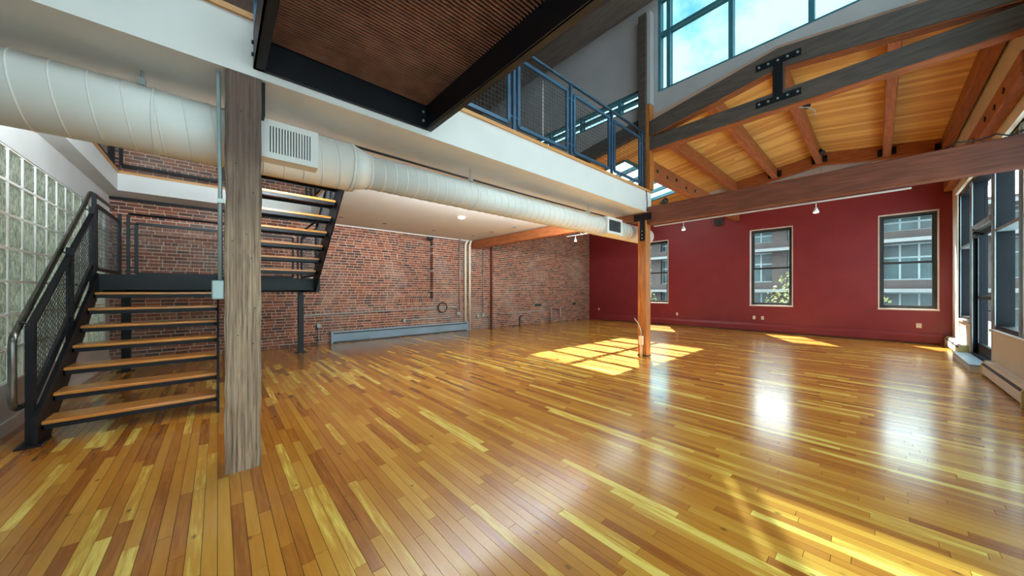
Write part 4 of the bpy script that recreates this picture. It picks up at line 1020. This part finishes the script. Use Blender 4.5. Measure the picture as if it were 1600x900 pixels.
def added_uplight(label, x, y0, y1, z, power):  # added fill light in an unseen trough, put in to brighten the ceiling
    u = thing('added_fill_light', label, 'lamp', (x, (y0 + y1) / 2, z), group='cove lights added behind the duct')
    t = MB(); t.prism([(x - .05, z), (x + .05, z), (x + .05, z + .1), (x + .042, z + .1), (x + .042, z + .008), (x - .042, z + .008), (x - .042, z + .04), (x - .05, z + .04)], 'y', y0, y1); t.obj('trough', 'duct', u)
    for y in (y0 + .3, y1 - .3): MB().tube([(x + .046, y, z + .1), (x + .046, y, ZC)], .006, 6).obj('hanger', 'conduit', u)
    MB().box(x - .02, x + .03, y0 + .02, y1 - .02, z + .01, z + .03).obj('tube', 'white', u)
    l = bpy.data.lights.new('cove', 'AREA'); l.shape = 'RECTANGLE'; l.size = y1 - y0 - .06; l.size_y = .05; l.energy = power; l.color = (.8, .94, 1)
    o = bpy.data.objects.new('added_fill_lamp', l); COL.objects.link(o); o.parent = u; o.matrix_parent_inverse = world_of(u).inverted()
    o.location = (x, (y0 + y1) / 2, z + .06)
    zz = Vector((.7, 0, -.71)).normalized(); xx = Vector((0, 1, 0)); yy = zz.cross(xx)
    o.rotation_euler = Matrix((xx, yy, zz)).transposed().to_euler()
added_uplight('long added white cove light trough hung behind the small duct', -4.4, 1.9, 6.4, 2.72, 100)
added_uplight('short added white cove light trough hung behind the large duct by the stairs', -4.22, -.6, .95, 2.72, 50)
# spots and cables on the roof timbers
def spot(x, y, z, dx, dy, dz, label):
    s = thing('spotlight', label, 'lamp', (x, y, z), group='small spotlights on the roof timbers')
    p = Vector((x, y, z)); d = Vector((dx, dy, dz)).normalized()
    MB().tube([p, p + Vector((0, 0, -.08))], .012, 8).obj('stem', 'cable', s)
    MB().tube([p + Vector((0, 0, -.08)) - d * .05, p + Vector((0, 0, -.08)) + d * .02, p + Vector((0, 0, -.08)) + d * .09], [.03, .045, .06], 14).obj('head', 'cable', s, smooth=True)
spot(-1.02, 9.2, zdeck(-1.0) - .1, .5, -.5, -.6, 'black spotlight clamped near the truss end of the ridge beam')
spot(-1.02, 12.2, zdeck(-1.0) - .2, .4, -.4, -.8, 'black spotlight near the gable end of the ridge beam')
s_ = thing('spotlight', 'black spotlight lying on top of the tie beam beside the fir post', 'lamp', (-2.95, 6.7, 3.09), group='small spotlights on the roof timbers')
MB().tube([(-2.9, 6.68, 3.15), (-2.8, 6.62, 3.15)], [.04, .055], 12).obj('head', 'cable', s_, smooth=True)
MB().tube([(-2.95, 6.7, 3.09), (-2.95, 6.7, 3.14), (-2.9, 6.69, 3.15)], .012, 8).obj('stem', 'cable', s_)
pipe('cable', 'black cable hanging at the mezzanine corner beside the fir post', [(XF + .015, 6.55, 3.45), (XF + .02, 6.57, 3.3), (XF + .015, 6.6, 3.15), (XF + .02, 6.58, 3.0)], .008, 'cable', 'cable')
pipe('cable', 'pale cable looping beside the ridge beam', [(-1.06, 8.2, 4.98), (-1.0, 8.3, 4.88), (-.88, 8.5, 4.9), (-.8, 8.6, 4.84), (-.84, 8.7, 4.78)], .01, 'conduit', 'cable')
pipe('conduit', 'thin pale conduit clipped beneath the dark truss chord', [(-3.0, YM + .06, 4.3), (-1.6, YM + .06, 4.3)], .014, 'conduit', 'conduit')
rr = random.Random(9); pts = [(.55 + i * .09, 6.66 + rr.uniform(-.05, .05), 3.1 + abs(math.sin(i * 1.3)) * .05) for i in range(8)]
pipe('cable', 'black cable trailing along the tie beam near the window wall', pts, .009, 'cable', 'cable')

# ------------------------------------------------------------------ outside: street, building, tree
def build_outside():
    m = MB(); m.box(-60, 60, YR + .4, 90, -4.6, -4.5); m.obj('ground', 'asphalt', None, label='grey street outside the windows', cat='street', kind='structure')
    yb = 32.0
    b = thing('building', 'taupe apartment building with balconies across the street', 'building', (-5, yb, -4.5))
    x0, x1 = -24, 14; bay = 4.75; zs_ = [-4.5, -1.6, 1.5, 4.6, 6.3]
    MB().box(x0, x1, yb + .9, yb + 10, -4.5, 6.6).obj('wall', 'facade', b)
    xx = [x0 + i * bay for i in range(9)]
    for x in xx: MB().box(x - .45, x + .45, yb, yb + .9, -4.5, 6.6).obj('pier', 'facade', b)
    for z in zs_[1:]:
        MB().box(x0, x1, yb - .9, yb + .9, z - .22, z).obj('balcony_slab', 'slab', b)
        MB().box(x0, x1, yb - .05, yb + .9, z, z + (.55 if z < 6 else .3)).obj('spandrel', 'facade', b)
    rr = random.Random(6)
    for i in range(8):
        for k in range(1, 4):
            xa, xb_ = xx[i] + .45, xx[i + 1] - .45; za, zb = zs_[k] + .55, zs_[k + 1] - .22
            f = MB(); nn = 5; t = .09
            for j in range(nn + 1):
                q = xa + (xb_ - xa) * j / nn; f.box(q - t / 2, q + t / 2, yb + .45, yb + .6, za, zb)
            zm = za + (zb - za) * .62
            for z in (za + .04, zm, zb - .04): f.box(xa, xb_, yb + .46, yb + .59, z - .05, z + .05)
            w = f.obj('window', 'bframe', b)
            for j in range(nn):
                qa, qb = xa + (xb_ - xa) * j / nn + t / 2, xa + (xb_ - xa) * (j + 1) / nn - t / 2
                MB().box(qa, qb, yb + .5, yb + .53, za + .09, zm - .05).obj('pane', 'bglass', w); MB().box(qa, qb, yb + .5, yb + .53, zm + .05, zb - .09).obj('pane', 'bglass', w)
    def tree(name, label, cx, cyy, top, rad, seed):
        rr = random.Random(seed); t = thing(name, label, 'tree', (cx, cyy, -4.5))
        tr = MB(); tr.tube([(cx, cyy, -4.5), (cx + .1, cyy, -2.5), (cx, cyy, top - 1.6)], [.2, .14, .05], 8)
        for i in range(9):
            a = rr.uniform(0, 6.28); z = rr.uniform(-2.4, top - 2); tr.tube([(cx, cyy, z), (cx + math.cos(a) * rad * .7, cyy + math.sin(a) * rad * .7, z + 1.1)], [.05, .015], 5)
        tr.obj('trunk', 'bark', t)
        lf = MB(); zc = top - rad * 1.15
        for i in range(2600):
            a = rr.uniform(0, 6.28); c = rr.uniform(-1, 1); r = rad * rr.random() ** .4
            p = Vector((cx + r * math.sqrt(1 - c * c) * math.cos(a), cyy + r * math.sqrt(1 - c * c) * math.sin(a), zc + r * c * 1.15))
            n_ = Vector((rr.gauss(0, 1), rr.gauss(0, 1), rr.gauss(0, 1))).normalized(); u = n_.orthogonal().normalized() * rr.uniform(.06, .11); w = n_.cross(u)
            lf.add([p - u, p + w * .6, p + u, p - w * .6], [(0, 1, 2, 3)])
        lf.obj('foliage', 'leaf', t, kind='stuff')
    tree('street_tree', 'leafy spring tree outside between the two larger red-wall windows', -2.0, 24.5, 3.1, 2.6, 1)
    tree('street_tree', 'young spring tree outside the window behind the post', -13.5, 26, 1.8, 2.2, 2)
build_outside()
